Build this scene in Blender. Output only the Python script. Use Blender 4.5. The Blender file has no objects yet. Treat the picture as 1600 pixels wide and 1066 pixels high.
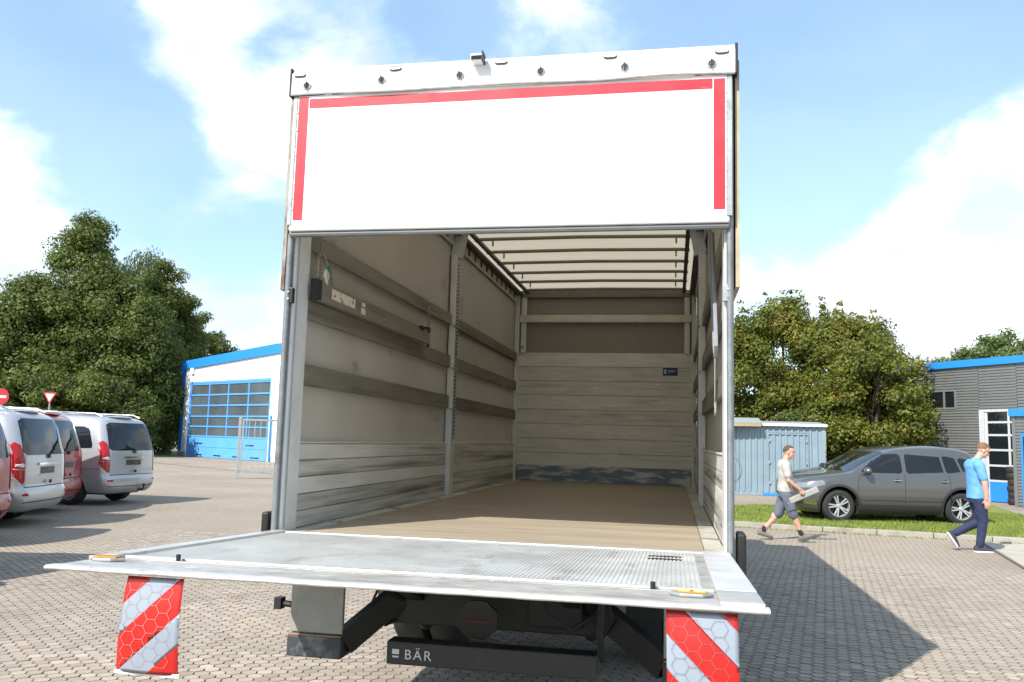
import bpy, bmesh, math, random
import numpy as np
from mathutils import Vector, Matrix
random.seed(7); np.random.seed(7)
R = math.radians
scn = bpy.context.scene
COL = scn.collection

# ------------------------------------------------------------------ camera
CAM = Vector((0.968, -4.598, 1.6605))
YAW, PITCH, ROLL, FPX = 0.1899, 0.1160, 0.0275, 1326.3
_f = Vector((-math.sin(YAW)*math.cos(PITCH), math.cos(YAW)*math.cos(PITCH), math.sin(PITCH)))
_r0 = Vector((math.cos(YAW), math.sin(YAW), 0)); _u0 = _r0.cross(_f)
_r = _r0*math.cos(ROLL) + _u0*math.sin(ROLL); _u = -_r0*math.sin(ROLL) + _u0*math.cos(ROLL)
cam = bpy.data.cameras.new('camera'); cam.sensor_width = 36.0; cam.lens = FPX/1600*36
cam.clip_start = 0.05; cam.clip_end = 3000
camo = bpy.data.objects.new('camera', cam); COL.objects.link(camo)
camo.matrix_world = Matrix(((_r.x, _u.x, -_f.x, CAM.x), (_r.y, _u.y, -_f.y, CAM.y), (_r.z, _u.z, -_f.z, CAM.z), (0, 0, 0, 1)))
scn.camera = camo
def view_dir(px, py):
    return (_f*FPX + _r*(px-800) - _u*(py-533)).normalized()

# ------------------------------------------------------------------ world, sun, exposure
SUN = Vector((-0.50, -0.93, 1.0)).normalized()      # direction towards the sun
SUN_EL = math.asin(SUN.z); SUN_AZ = math.atan2(SUN.x, SUN.y)
world = bpy.data.worlds.new('World'); scn.world = world; world.use_nodes = True
nt = world.node_tree; nt.nodes.clear(); N = nt.nodes.new; LK = nt.links.new
out = N('ShaderNodeOutputWorld'); mixs = N('ShaderNodeMixShader')
bg = N('ShaderNodeBackground'); bg.inputs[1].default_value = 0.15
sky = N('ShaderNodeTexSky'); sky.sky_type = 'NISHITA'; sky.sun_disc = False
sky.sun_elevation = SUN_EL; sky.sun_rotation = SUN_AZ % (2*math.pi); sky.air_density = 1.0; sky.dust_density = 0.6; sky.ozone_density = 1.3
LK(sky.outputs[0], bg.inputs[0])
bgc = N('ShaderNodeBackground'); bgc.inputs[1].default_value = 0.92
def wmath(op, a, b=None):
    n = N('ShaderNodeMath'); n.operation = op
    for i, v in enumerate((a, b)):
        if v is None: continue
        if isinstance(v, (int, float)): n.inputs[i].default_value = v
        else: LK(v, n.inputs[i])
    return n.outputs[0]
tc = N('ShaderNodeTexCoord')
mp = N('ShaderNodeMapping'); mp.inputs[3].default_value = (1, 1, 1.7); LK(tc.outputs['Generated'], mp.inputs[0])
nz = N('ShaderNodeTexNoise'); nz.inputs['Scale'].default_value = 4.0; nz.inputs['Detail'].default_value = 9; nz.inputs['Roughness'].default_value = 0.60; nz.inputs['Distortion'].default_value = 0.25
LK(mp.outputs[0], nz.inputs['Vector'])
acc = nz.outputs['Fac']
# broad masses of cloud (+) and open blue (-), each at its own place in the sky
for (px, py, rad, amt) in [(1470, 330, 11, .22), (1600, 290, 9, .16), (1300, 480, 10, .13), (1560, 500, 10, .13), (420, 90, 11, .13), (600, 200, 9, .11), (330, 300, 7, .12),
                           (30, 220, 6, .16), (40, 390, 7, .10), (330, 440, 8, .13), (250, 30, 6, .1), (1250, 150, 13, -.25), (1500, 60, 12, -.22), (950, 50, 8, .04), (720, 30, 6, -.04),
                           (70, 70, 7, -.20), (215, 210, 5, -.20), (150, 330, 5, -.15), (560, 300, 4, -.12), (380, 380, 4, -.1), (1240, 330, 7, -.16), (530, 470, 6, .12)]:
    d = view_dir(px, py)
    vm = N('ShaderNodeVectorMath'); vm.operation = 'DOT_PRODUCT'; LK(tc.outputs['Generated'], vm.inputs[0]); vm.inputs[1].default_value = d
    mr = N('ShaderNodeMapRange'); mr.interpolation_type = 'SMOOTHSTEP'; LK(vm.outputs['Value'], mr.inputs[0])
    mr.inputs[1].default_value = math.cos(R(rad)); mr.inputs[2].default_value = 1.0; mr.inputs[3].default_value = 0.0; mr.inputs[4].default_value = amt
    acc = wmath('ADD', acc, mr.outputs[0])
mr = N('ShaderNodeMapRange'); mr.interpolation_type = 'SMOOTHSTEP'; LK(acc, mr.inputs[0])
mr.inputs[1].default_value = 0.46; mr.inputs[2].default_value = 0.66; mr.inputs[3].default_value = 0.30; mr.inputs[4].default_value = 0.94
nz2 = N('ShaderNodeTexNoise'); nz2.inputs['Scale'].default_value = 4.5; nz2.inputs['Detail'].default_value = 6
LK(mp.outputs[0], nz2.inputs['Vector'])
cr = N('ShaderNodeValToRGB'); LK(nz2.outputs['Fac'], cr.inputs[0])
cr.color_ramp.elements[0].position = 0.36; cr.color_ramp.elements[0].color = (0.50, 0.59, 0.72, 1)
cr.color_ramp.elements[1].position = 0.60; cr.color_ramp.elements[1].color = (1.0, 1.0, 1.0, 1)
mxc = N('ShaderNodeMix'); mxc.data_type = 'RGBA'; LK(mr.outputs[0], mxc.inputs[0]); mxc.inputs[6].default_value = (.42, .74, 1.0, 1); LK(cr.outputs[0], mxc.inputs[7]); LK(mxc.outputs[2], bgc.inputs[0])
LK(mr.outputs[0], mixs.inputs[0]); LK(bg.outputs[0], mixs.inputs[1]); LK(bgc.outputs[0], mixs.inputs[2]); LK(mixs.outputs[0], out.inputs[0])
sl = bpy.data.lights.new('sun', 'SUN'); sl.energy = 4.3; sl.angle = R(0.55); sl.color = (1.0, 0.955, 0.88)
so = bpy.data.objects.new('sun', sl); COL.objects.link(so); so.location = (-20, -30, 40)
so.rotation_euler = (-SUN).to_track_quat('-Z', 'Y').to_euler()
vs = scn.view_settings; vs.view_transform = 'Standard'; vs.look = 'None'; vs.exposure = 0.72; vs.gamma = 1.0; vs.use_curve_mapping = False

# ------------------------------------------------------------------ materials
MATS = {}
def M(name, col, rough=0.6, metal=0.0, var=0.12, scale=6.0, stretch=(1, 1, 1), bump=0.0, bscale=None, dirt=None, rand=0.0, trans=0.0, spec=0.5, coat=0.0, coords='Object', attr=None):
    """dirt: list of (colour, scale, stretch, lo, hi, amount)"""
    if name in MATS: return MATS[name]
    m = bpy.data.materials.new(name); m.use_nodes = True; t = m.node_tree; t.nodes.clear()
    n = t.nodes.new; l = t.links.new
    o = n('ShaderNodeOutputMaterial'); b = n('ShaderNodeBsdfPrincipled')
    b.inputs['Roughness'].default_value = rough; b.inputs['Metallic'].default_value = metal
    b.inputs['Specular IOR Level'].default_value = spec; b.inputs['Coat Weight'].default_value = coat; b.inputs['Coat Roughness'].default_value = 0.04
    tcn = n('ShaderNodeTexCoord')
    def noise(sc, st, detail=6):
        mpn = n('ShaderNodeMapping'); mpn.inputs[3].default_value = st; l(tcn.outputs[coords], mpn.inputs[0])
        if rand:
            oi = n('ShaderNodeObjectInfo'); ad = n('ShaderNodeVectorMath'); ad.operation = 'ADD'
            ml = n('ShaderNodeMath'); ml.operation = 'MULTIPLY'; ml.inputs[1].default_value = 37.0; l(oi.outputs['Random'], ml.inputs[0])
            l(mpn.outputs[0], ad.inputs[0]); l(ml.outputs[0], ad.inputs[1]); src = ad.outputs[0]
        else: src = mpn.outputs[0]
        x = n('ShaderNodeTexNoise'); x.inputs['Scale'].default_value = sc; x.inputs['Detail'].default_value = detail; x.inputs['Roughness'].default_value = 0.62
        l(src, x.inputs['Vector']); return x.outputs['Fac']
    def mix(a, bb, fac, mode='MIX'):
        x = n('ShaderNodeMix'); x.data_type = 'RGBA'; x.blend_type = mode
        for sock, v in ((x.inputs[0], fac), (x.inputs[6], a), (x.inputs[7], bb)):
            if isinstance(v, (int, float)): sock.default_value = v
            elif isinstance(v, tuple): sock.default_value = (*v[:3], 1)
            else: l(v, sock)
        return x.outputs[2]
    def mapr(v, a, bb, c, d):
        x = n('ShaderNodeMapRange'); l(v, x.inputs[0])
        for i, q in enumerate((a, bb, c, d)): x.inputs[i+1].default_value = q
        return x.outputs[0]
    base = col
    nf = noise(scale, stretch)
    if var:
        v = mapr(nf, 0.25, 0.75, 1-var, 1+var); base = mix(col, v, 1.0, 'MULTIPLY')
    if rand:
        oi = n('ShaderNodeObjectInfo'); base = mix(base, mapr(oi.outputs['Random'], 0, 1, 1-rand, 1+rand), 1.0, 'MULTIPLY')
    if attr:
        an = n('ShaderNodeAttribute'); an.attribute_name = attr; base = mix(base, an.outputs['Color'], 1.0, 'MULTIPLY')
    for dd in (dirt or []):
        base = mix(base, dd[0], mapr(noise(dd[1], dd[2], 9), dd[3], dd[4], 0.0, dd[5]))
    if isinstance(base, tuple): b.inputs['Base Color'].default_value = (*base, 1)
    else: l(base, b.inputs['Base Color'])
    if rough > 0.12 and not coat:
        l(mapr(nf, 0.3, 0.7, max(rough-0.08, 0.02), min(rough+0.08, 1)), b.inputs['Roughness'])
    if bump:
        bn = n('ShaderNodeBump'); bn.inputs['Strength'].default_value = min(bump, 1.0); bn.inputs['Distance'].default_value = 0.01
        l(noise(bscale or scale*4, stretch), bn.inputs['Height']); l(bn.outputs[0], b.inputs['Normal'])
    sh = b.outputs[0]
    if trans:
        tr = n('ShaderNodeBsdfTranslucent')
        if isinstance(base, tuple): tr.inputs[0].default_value = (*base, 1)
        else: l(base, tr.inputs[0])
        ms = n('ShaderNodeMixShader'); ms.inputs[0].default_value = trans; l(sh, ms.inputs[1]); l(tr.outputs[0], ms.inputs[2]); sh = ms.outputs[0]
    l(sh, o.inputs[0]); MATS[name] = m; return m
def EM(name, col, s):
    if name in MATS: return MATS[name]
    m = bpy.data.materials.new(name); m.use_nodes = True; b = m.node_tree.nodes['Principled BSDF']
    b.inputs['Base Color'].default_value = (*col, 1); b.inputs['Emission Color'].default_value = (*col, 1); b.inputs['Emission Strength'].default_value = s; b.inputs['Roughness'].default_value = .15
    MATS[name] = m; return m

GRIME = ((.045, .04, .033), 5.0, (1, 1, 1), .55, .72, .55)
m_white = M('white_paint', (.80, .80, .79), .42, var=.03, scale=2, dirt=[((.45, .43, .40), 3, (.4, 1, 6), .58, .75, .35)])
m_tarpw = M('white_tarpaulin', (.78, .78, .77), .5, var=.04, scale=3, bump=.15, bscale=9, dirt=[((.4, .38, .34), 4, (1, 1, 3), .6, .8, .3)])
m_red = M('red_reflective_tape', (.62, .022, .035), .4, var=.08, scale=8, dirt=[((.75, .65, .62), 7, (1, 1, 1), .68, .74, .8)])
m_galv = M('galvanised_steel', (.36, .375, .38), .45, .5, var=.2, scale=14, dirt=[GRIME])
m_alu = M('worn_aluminium', (.66, .655, .62), .52, .15, var=.18, scale=4, stretch=(1, .3, 3), bump=.08, rand=.06, dirt=[((.085, .078, .065), 2.0, (.5, .22, 9), .52, .74, .75), ((.75, .75, .72), 9, (1, .4, 6), .66, .72, .6)])
m_board = M('grey_lath_board', (.185, .172, .14), .62, .1, var=.2, scale=3, stretch=(1, .4, 5), rand=.14, dirt=[((.06, .053, .04), 2.4, (.6, .3, 6), .48, .72, .75)])
m_post = M('grey_painted_post', (.60, .61, .60), .55, var=.12, scale=5, dirt=[((.05, .045, .04), 7, (1, 1, .6), .64, .72, .9), ((.30, .12, .05), 5, (1, 1, .7), .67, .75, .7)])
m_alud = M('scuffed_aluminium', (.58, .575, .54), .55, .1, var=.2, scale=4, stretch=(1, .3, 3), rand=.08, dirt=[((.075, .07, .06), 1.8, (.5, .22, 10), .44, .66, .8), ((.72, .71, .67), 9, (1, .3, 6), .62, .70, .6)])
m_bulk = M('bulkhead_plank', (.60, .58, .53), .52, .1, var=.16, scale=2.5, stretch=(1, 1, 4), rand=.07, dirt=[((.13, .115, .09), 3.5, (.3, 1, 6), .55, .75, .6), ((.86, .86, .83), 9, (.3, 1, 6), .62, .66, .9)])
m_kick = M('scuffed_blue_kick_plate', (.13, .16, .19), .5, .3, var=.3, scale=5, stretch=(.6, 1, 2), dirt=[((.5, .52, .5), 6, (.5, 1, 2.2), .47, .60, .85)])
m_curt = M('grey_beige_tarpaulin', (.43, .405, .36), .62, var=.12, scale=1.3, stretch=(1, 1, .6), bump=.25, bscale=2.2, trans=.03, dirt=[((.10, .085, .06), 2.5, (1, 1, 1.6), .60, .78, .6)])
m_roof = M('cream_roof_tarpaulin', (.64, .56, .42), .6, var=.06, scale=2, stretch=(.4, 2, 1), trans=.38)
m_floor = M('plywood_floor', (.33, .275, .205), .62, var=.22, scale=2.2, stretch=(.35, 2.2, 1), bump=.1, bscale=30, dirt=[((.16, .125, .085), 4, (.3, 2.5, 1), .56, .74, .6), ((.48, .43, .36), 9, (.3, 3, 1), .60, .72, .5)])
m_fedge = M('floor_edge_plate', (.52, .50, .43), .5, .3, var=.15, scale=6, rand=.1, dirt=[GRIME])
m_dark = M('dark_steel', (.02, .0195, .019), .55, .3, var=.3, scale=8, dirt=[((.06, .05, .04), 5, (1, 1, 1), .56, .75, .5)])
m_black = M('black_rubber', (.018, .018, .018), .75, var=.2, scale=12)
m_bar = M('black_paint_bar', (.013, .016, .019), .42, var=.15, scale=5, dirt=[((.05, .048, .043), 5, (1, 1, 1), .58, .75, .4)])
m_rust = M('rusty_bracket', (.33, .31, .26), .8, var=.3, scale=9, dirt=[((.10, .045, .02), 8, (1, 1, .5), .47, .62, .9)])
m_rail = M('dark_roof_rail', (.055, .045, .04), .5, .2, var=.3, scale=9)
m_bow = M('grey_brown_bow', (.20, .175, .135), .5, .4, var=.15, scale=5)
m_plat = M('brushed_platform_aluminium', (.46, .45, .425), .48, .45, var=.15, scale=6, stretch=(.5, 1, 1), dirt=[((.24, .22, .19), 14, (.35, 1, 1), .50, .66, .65), ((.74, .72, .68), 22, (.5, 1, 1), .56, .66, .6)])
m_grate = M('ribbed_platform_aluminium', (.54, .54, .515), .48, .25, var=.18, scale=3, dirt=[((.22, .22, .20), 8, (1, .4, 1), .55, .7, .5)])
m_edge = M('scuffed_platform_lip', (.55, .545, .53), .42, .45, var=.12, scale=12, dirt=[((.32, .16, .08), 14, (1, 1, 3), .60, .7, .8)])
m_amber = EM('amber_lamp', (1.0, .55, .10), 2.2)
m_lampoff = M('amber_lens', (.50, .22, .015), .2, var=.05)
m_letter = M('grey_lettering', (.55, .57, .60), .5, var=.05)
m_sblue = M('blue_sticker', (.02, .035, .12), .5, var=.2, scale=20, dirt=[((.3, .35, .5), 40, (1, 1, 2), .60, .66, .5)])
m_label = M('white_label', (.66, .62, .52), .6, var=.1, scale=20, dirt=[((.45, .06, .05), 14, (1, 1, 2), .58, .62, .8), ((.03, .22, .14), 12, (1, 1.5, 1), .62, .65, .9)])
m_strap = M('grey_strap', (.22, .23, .25), .8, var=.1, scale=30)
m_chain = M('chain_steel', (.30, .27, .22), .5, .6, var=.2, scale=40)
m_fred = M('flag_red', (.50, .012, .008), .34, var=.05, scale=10, coat=.3)
m_fwhite = M('flag_silver_white', (.28, .32, .375), .34, var=.05, scale=10, coat=.3)
m_hexl = M('flag_hexagon_line', (.42, .27, .25), .5, var=0)
m_hexd = M('flag_hexagon_line_dark', (.13, .13, .13), .5, var=0)
m_glass = M('dark_vehicle_glass', (.010, .013, .015), .03, var=0, spec=.45)
m_chrome = M('chrome', (.75, .75, .76), .14, 1.0, var=0)
m_silver = M('silver_car_paint', (.47, .47, .485), .3, .45, var=0, coat=.6)
m_redcar = M('red_car_paint', (.30, .010, .014), .28, 0, var=0, coat=.8)
m_greycar = M('graphite_car_paint', (.115, .112, .11), .3, .5, var=0, coat=.7)
m_blackcar = M('dark_blue_grey_car_paint', (.022, .026, .036), .3, .5, var=0, coat=.7)
m_plastic = M('black_plastic', (.03, .03, .032), .5, var=.1, scale=20)
m_tyre = M('tyre_rubber', (.022, .022, .022), .8, var=.2, scale=18)
m_rim = M('alloy_rim', (.62, .62, .63), .3, .7, var=.05)
m_tail = M('red_tail_lens', (.40, .006, .008), .12, var=0, coat=.25)
m_tailw = M('clear_tail_lens', (.75, .70, .70), .15, var=0, coat=.8)
m_plate = M('black_number_plate', (.02, .022, .022), .4, var=.1, dirt=[((.10, .11, .11), 28, (1, 1, .6), .54, .58, .8)])
m_seam = M('shut_line', (.01, .01, .01), .8, var=0)
m_headl = M('headlight_lens', (.22, .24, .25), .08, .3, var=.1, scale=9, coat=1)
m_leaf = {}

# ------------------------------------------------------------------ mesh helpers
class MB:
    def __init__(s): s.v = []; s.f = []; s.mi = []
    def add(s, vs, fs, mi=0):
        o = len(s.v); s.v += [tuple(v) for v in vs]; s.f += [tuple(i+o for i in f) for f in fs]; s.mi += [mi]*len(fs); return s
    def box(s, x0, x1, y0, y1, z0, z1, mi=0):
        return s.add([(x0,y0,z0),(x1,y0,z0),(x1,y1,z0),(x0,y1,z0),(x0,y0,z1),(x1,y0,z1),(x1,y1,z1),(x0,y1,z1)],
                     [(0,3,2,1),(4,5,6,7),(0,1,5,4),(1,2,6,5),(2,3,7,6),(3,0,4,7)], mi)
    def obox(s, c, ax, hs, mi=0):
        c = Vector(c); ax = [Vector(a).normalized() for a in ax]
        P = [c + ax[0]*hs[0]*i + ax[1]*hs[1]*j + ax[2]*hs[2]*k for k in (-1, 1) for (i, j) in ((-1,-1),(1,-1),(1,1),(-1,1))]
        return s.add(P, [(0,3,2,1),(4,5,6,7),(0,1,5,4),(1,2,6,5),(2,3,7,6),(3,0,4,7)], mi)
    def bar(s, a, b, w, h, up=(0, 0, 1), mi=0):
        a = Vector(a); b = Vector(b); d = (b-a); L = d.length; d.normalize(); up = Vector(up)
        sd = d.cross(up)
        if sd.length < 1e-4: sd = d.cross(Vector((1, 0, 0)))
        sd.normalize(); up = sd.cross(d)
        return s.obox((a+b)/2, (d, sd, up), (L/2, w/2, h/2), mi)
    def tube(s, pts, r, n=8, cap=True, mi=0):
        pts = [Vector(p) for p in pts]; k = len(pts); rr = r if hasattr(r, '__len__') else [r]*k
        vs = []; ref = None
        for i, p in enumerate(pts):
            d = (pts[min(i+1, k-1)] - pts[max(i-1, 0)]).normalized()
            if ref is None:
                ref = d.orthogonal().normalized()
            else:
                ref = (ref - d*ref.dot(d)).normalized()
            b = d.cross(ref)
            for j in range(n):
                a = 2*math.pi*j/n; vs.append(p + (ref*math.cos(a) + b*math.sin(a))*rr[i])
        fs = [(i*n+j, i*n+(j+1) % n, (i+1)*n+(j+1) % n, (i+1)*n+j) for i in range(k-1) for j in range(n)]
        if cap: fs += [tuple(range(n-1, -1, -1)), tuple((k-1)*n+j for j in range(n))]
        return s.add(vs, fs, mi)
    def prism(s, poly, fn, t0, t1, mi=0):
        """poly 2D points, fn(u,v,t)->3D"""
        n = len(poly)
        vs = [fn(u, v, t0) for u, v in poly] + [fn(u, v, t1) for u, v in poly]
        fs = [tuple(range(n-1, -1, -1)), tuple(range(n, 2*n))] + [(i, (i+1) % n, n+(i+1) % n, n+i) for i in range(n)]
        return s.add(vs, fs, mi)
    def lathe(s, prof, c, axis, n=24, mi=0, closed=False):
        c = Vector(c); ax = Vector(axis).normalized(); e = ax.orthogonal().normalized(); g = ax.cross(e)
        vs = [c + ax*h + (e*math.cos(2*math.pi*j/n) + g*math.sin(2*math.pi*j/n))*r for (r, h) in prof for j in range(n)]
        k = len(prof); fs = []
        for i in range(k if closed else k-1):
            i2 = (i+1) % k
            fs += [(i*n+j, i*n+(j+1) % n, i2*n+(j+1) % n, i2*n+j) for j in range(n)]
        return s.add(vs, fs, mi)
    def ell(s, c, r, nu=12, nv=8, mi=0, rot=None):
        c = Vector(c); vs = []
        for i in range(nv+1):
            t = math.pi*i/nv
            for j in range(nu):
                a = 2*math.pi*j/nu; p = Vector((r[0]*math.sin(t)*math.cos(a), r[1]*math.sin(t)*math.sin(a), r[2]*math.cos(t)))
                if rot is not None: p = rot @ p
                vs.append(c+p)
        return s.add(vs, [(i*nu+j, i*nu+(j+1) % nu, (i+1)*nu+(j+1) % nu, (i+1)*nu+j) for i in range(nv) for j in range(nu)], mi)
    def mesh(s, name, mats, bevel=0.0, smooth=False):
        me = bpy.data.meshes.new(name); me.from_pydata(s.v, [], s.f)
        for m in (mats if isinstance(mats, (list, tuple)) else [mats]): me.materials.append(m)
        if any(s.mi): me.polygons.foreach_set('material_index', s.mi)
        b = bmesh.new(); b.from_mesh(me); bmesh.ops.remove_doubles(b, verts=b.verts, dist=1e-6); bmesh.ops.recalc_face_normals(b, faces=b.faces)
        if bevel: bmesh.ops.bevel(b, geom=[e for e in b.edges if e.calc_face_angle(0) > .5], offset=bevel, segments=2, affect='EDGES', profile=.5, clamp_overlap=True)
        b.to_mesh(me); b.free()
        if smooth:
            me.polygons.foreach_set('use_smooth', [True]*len(me.polygons))
            if smooth != 'all': me.set_sharp_from_angle(angle=R(40))
        return me
    def build(s, name, mats, parent=None, bevel=0.0, smooth=False, **k):
        return link(name, s.mesh(name, mats, bevel, smooth), parent, **k)
def link(name, me, parent=None, loc=None, rot=None, **k):
    o = bpy.data.objects.new(name, me); COL.objects.link(o)
    if parent is not None: o.parent = parent
    if loc is not None: o.location = loc
    if rot is not None: o.rotation_euler = rot
    for a, v in k.items(): o[a] = v
    return o
def thing(name, label, cat, loc=(0, 0, 0), rz=0.0, group=None):
    o = bpy.data.objects.new(name, None); COL.objects.link(o); o.location = loc; o.rotation_euler = (0, 0, rz); o.empty_display_size = .2
    o['label'] = label; o['category'] = cat
    if group: o['group'] = group
    return o
def copy_tree(o, parent=None):
    c = o.copy(); COL.objects.link(c); c.parent = parent
    for ch in list(o.children): copy_tree(ch, c)
    return c
def evaluated(o, name):
    dg = bpy.context.evaluated_depsgraph_get(); dg.update()
    me = bpy.data.meshes.new_from_object(o.evaluated_get(dg)); me.name = name; return me
def text_mesh(name, s, size, mat, extrude=.002, space=1.0):
    c = bpy.data.curves.new(name, 'FONT'); c.body = s; c.size = size; c.extrude = extrude; c.space_character = space
    o = bpy.data.objects.new(name, c); COL.objects.link(o); me = evaluated(o, name); bpy.data.objects.remove(o)
    me.materials.clear(); me.materials.append(mat); return me

# ================================================================== GROUND
PA = 0.105                      # paver flat to flat
PROT = R(-9.4)                  # paving grid direction
def hex_ground():
    m = bpy.data.materials.new('hexagon_paving'); m.use_nodes = True; t = m.node_tree; t.nodes.clear(); n = t.nodes.new; l = t.links.new
    o = n('ShaderNodeOutputMaterial'); b = n('ShaderNodeBsdfPrincipled'); b.inputs['Roughness'].default_value = .85; b.inputs['Specular IOR Level'].default_value = .2
    tcn = n('ShaderNodeTexCoord'); mpn = n('ShaderNodeMapping'); mpn.vector_type = 'TEXTURE'; mpn.inputs[2].default_value = (0, 0, PROT); l(tcn.outputs['Object'], mpn.inputs[0])
    sc = n('ShaderNodeVectorMath'); sc.operation = 'SCALE'; sc.inputs['Scale'].default_value = 1/PA; l(mpn.outputs[0], sc.inputs[0])
    rx, ry = math.sqrt(3), 1.0
    def vm(op, a, bb=None):
        x = n('ShaderNodeVectorMath'); x.operation = op
        for i, v in enumerate((a, bb)):
            if v is None: continue
            if isinstance(v, tuple): x.inputs[i].default_value = v
            else: l(v, x.inputs[i])
        return x
    def mm(op, a, bb=None):
        x = n('ShaderNodeMath'); x.operation = op
        for i, v in enumerate((a, bb)):
            if v is None: continue
            if isinstance(v, (int, float)): x.inputs[i].default_value = v
            else: l(v, x.inputs[i])
        return x.outputs[0]
    def cell(off):
        a = vm('ADD', sc.outputs[0], off); q = vm('DIVIDE', a.outputs[0], (rx, ry, 1)); fl = vm('FLOOR', q.outputs[0]); fr = vm('FRACTION', q.outputs[0])
        p = vm('MULTIPLY', vm('SUBTRACT', fr.outputs[0], (.5, .5, .5)).outputs[0], (rx, ry, 0)); return p, fl
    def hd(p):
        ab = vm('ABSOLUTE', p.outputs[0]); d = vm('DOT_PRODUCT', ab.outputs[0], (math.sqrt(3)/2, .5, 0)); sp = n('ShaderNodeSeparateXYZ'); l(ab.outputs[0], sp.inputs[0])
        return mm('MAXIMUM', d.outputs['Value'], mm('MULTIPLY', sp.outputs[1], 1.05))
    p1, f1 = cell((0, 0, 0)); p2, f2 = cell((rx/2, ry/2, 0))
    d = mm('MINIMUM', hd(p1), hd(p2))
    j = n('ShaderNodeMapRange'); l(d, j.inputs[0]); j.inputs[1].default_value = .435; j.inputs[2].default_value = .465; j.inputs[3].default_value = 0; j.inputs[4].default_value = 1
    big = n('ShaderNodeTexNoise'); big.inputs['Scale'].default_value = .35; big.inputs['Detail'].default_value = 6; l(tcn.outputs['Object'], big.inputs['Vector'])
    fine = n('ShaderNodeTexNoise'); fine.inputs['Scale'].default_value = 9; fine.inputs['Detail'].default_value = 3; l(tcn.outputs['Object'], fine.inputs['Vector'])
    cr = n('ShaderNodeValToRGB'); cr.color_ramp.elements[0].position = .3; cr.color_ramp.elements[0].color = (.285, .237, .185, 1); cr.color_ramp.elements[1].position = .7; cr.color_ramp.elements[1].color = (.385, .325, .255, 1)
    l(big.outputs['Fac'], cr.inputs[0])
    mx = n('ShaderNodeMix'); mx.data_type = 'RGBA'; mx.blend_type = 'MULTIPLY'; mx.inputs[0].default_value = .5; l(cr.outputs[0], mx.inputs[6]); 
    mr2 = n('ShaderNodeMapRange'); l(fine.outputs['Fac'], mr2.inputs[0]); mr2.inputs[1].default_value = .3; mr2.inputs[2].default_value = .7; mr2.inputs[3].default_value = .7; mr2.inputs[4].default_value = 1.25; l(mr2.outputs[0], mx.inputs[7])
    m2 = n('ShaderNodeMix'); m2.data_type = 'RGBA'; l(j.outputs[0], m2.inputs[0]); l(mx.outputs[2], m2.inputs[6]); m2.inputs[7].default_value = (.125, .104, .08, 1)
    l(m2.outputs[2], b.inputs['Base Color']); l(b.outputs[0], o.inputs[0]); return m
m_ground = hex_ground()
m_paver = M('concrete_paver', (.36, .306, .252), .85, var=.16, scale=1.3, spec=.2, bump=.2, bscale=60, rand=.12, attr='tone', dirt=[((.19, .165, .13), .45, (1, 1, 1), .50, .7, .4), ((.13, .11, .09), 1.7, (1, 1, 1), .64, .74, .45)])
m_pedge = M('soil_filled_joint', (.19, .162, .13), .95, var=.2, scale=20, spec=.1)
g = MB(); g.add([(-900, -300, -.008), (900, -300, -.008), (900, 1200, -.008), (-900, 1200, -.008)], [(0, 1, 2, 3)])
ground = g.build('paved_yard', m_ground, None, kind='structure', label='yard paved with beige hexagonal concrete blocks')
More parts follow.
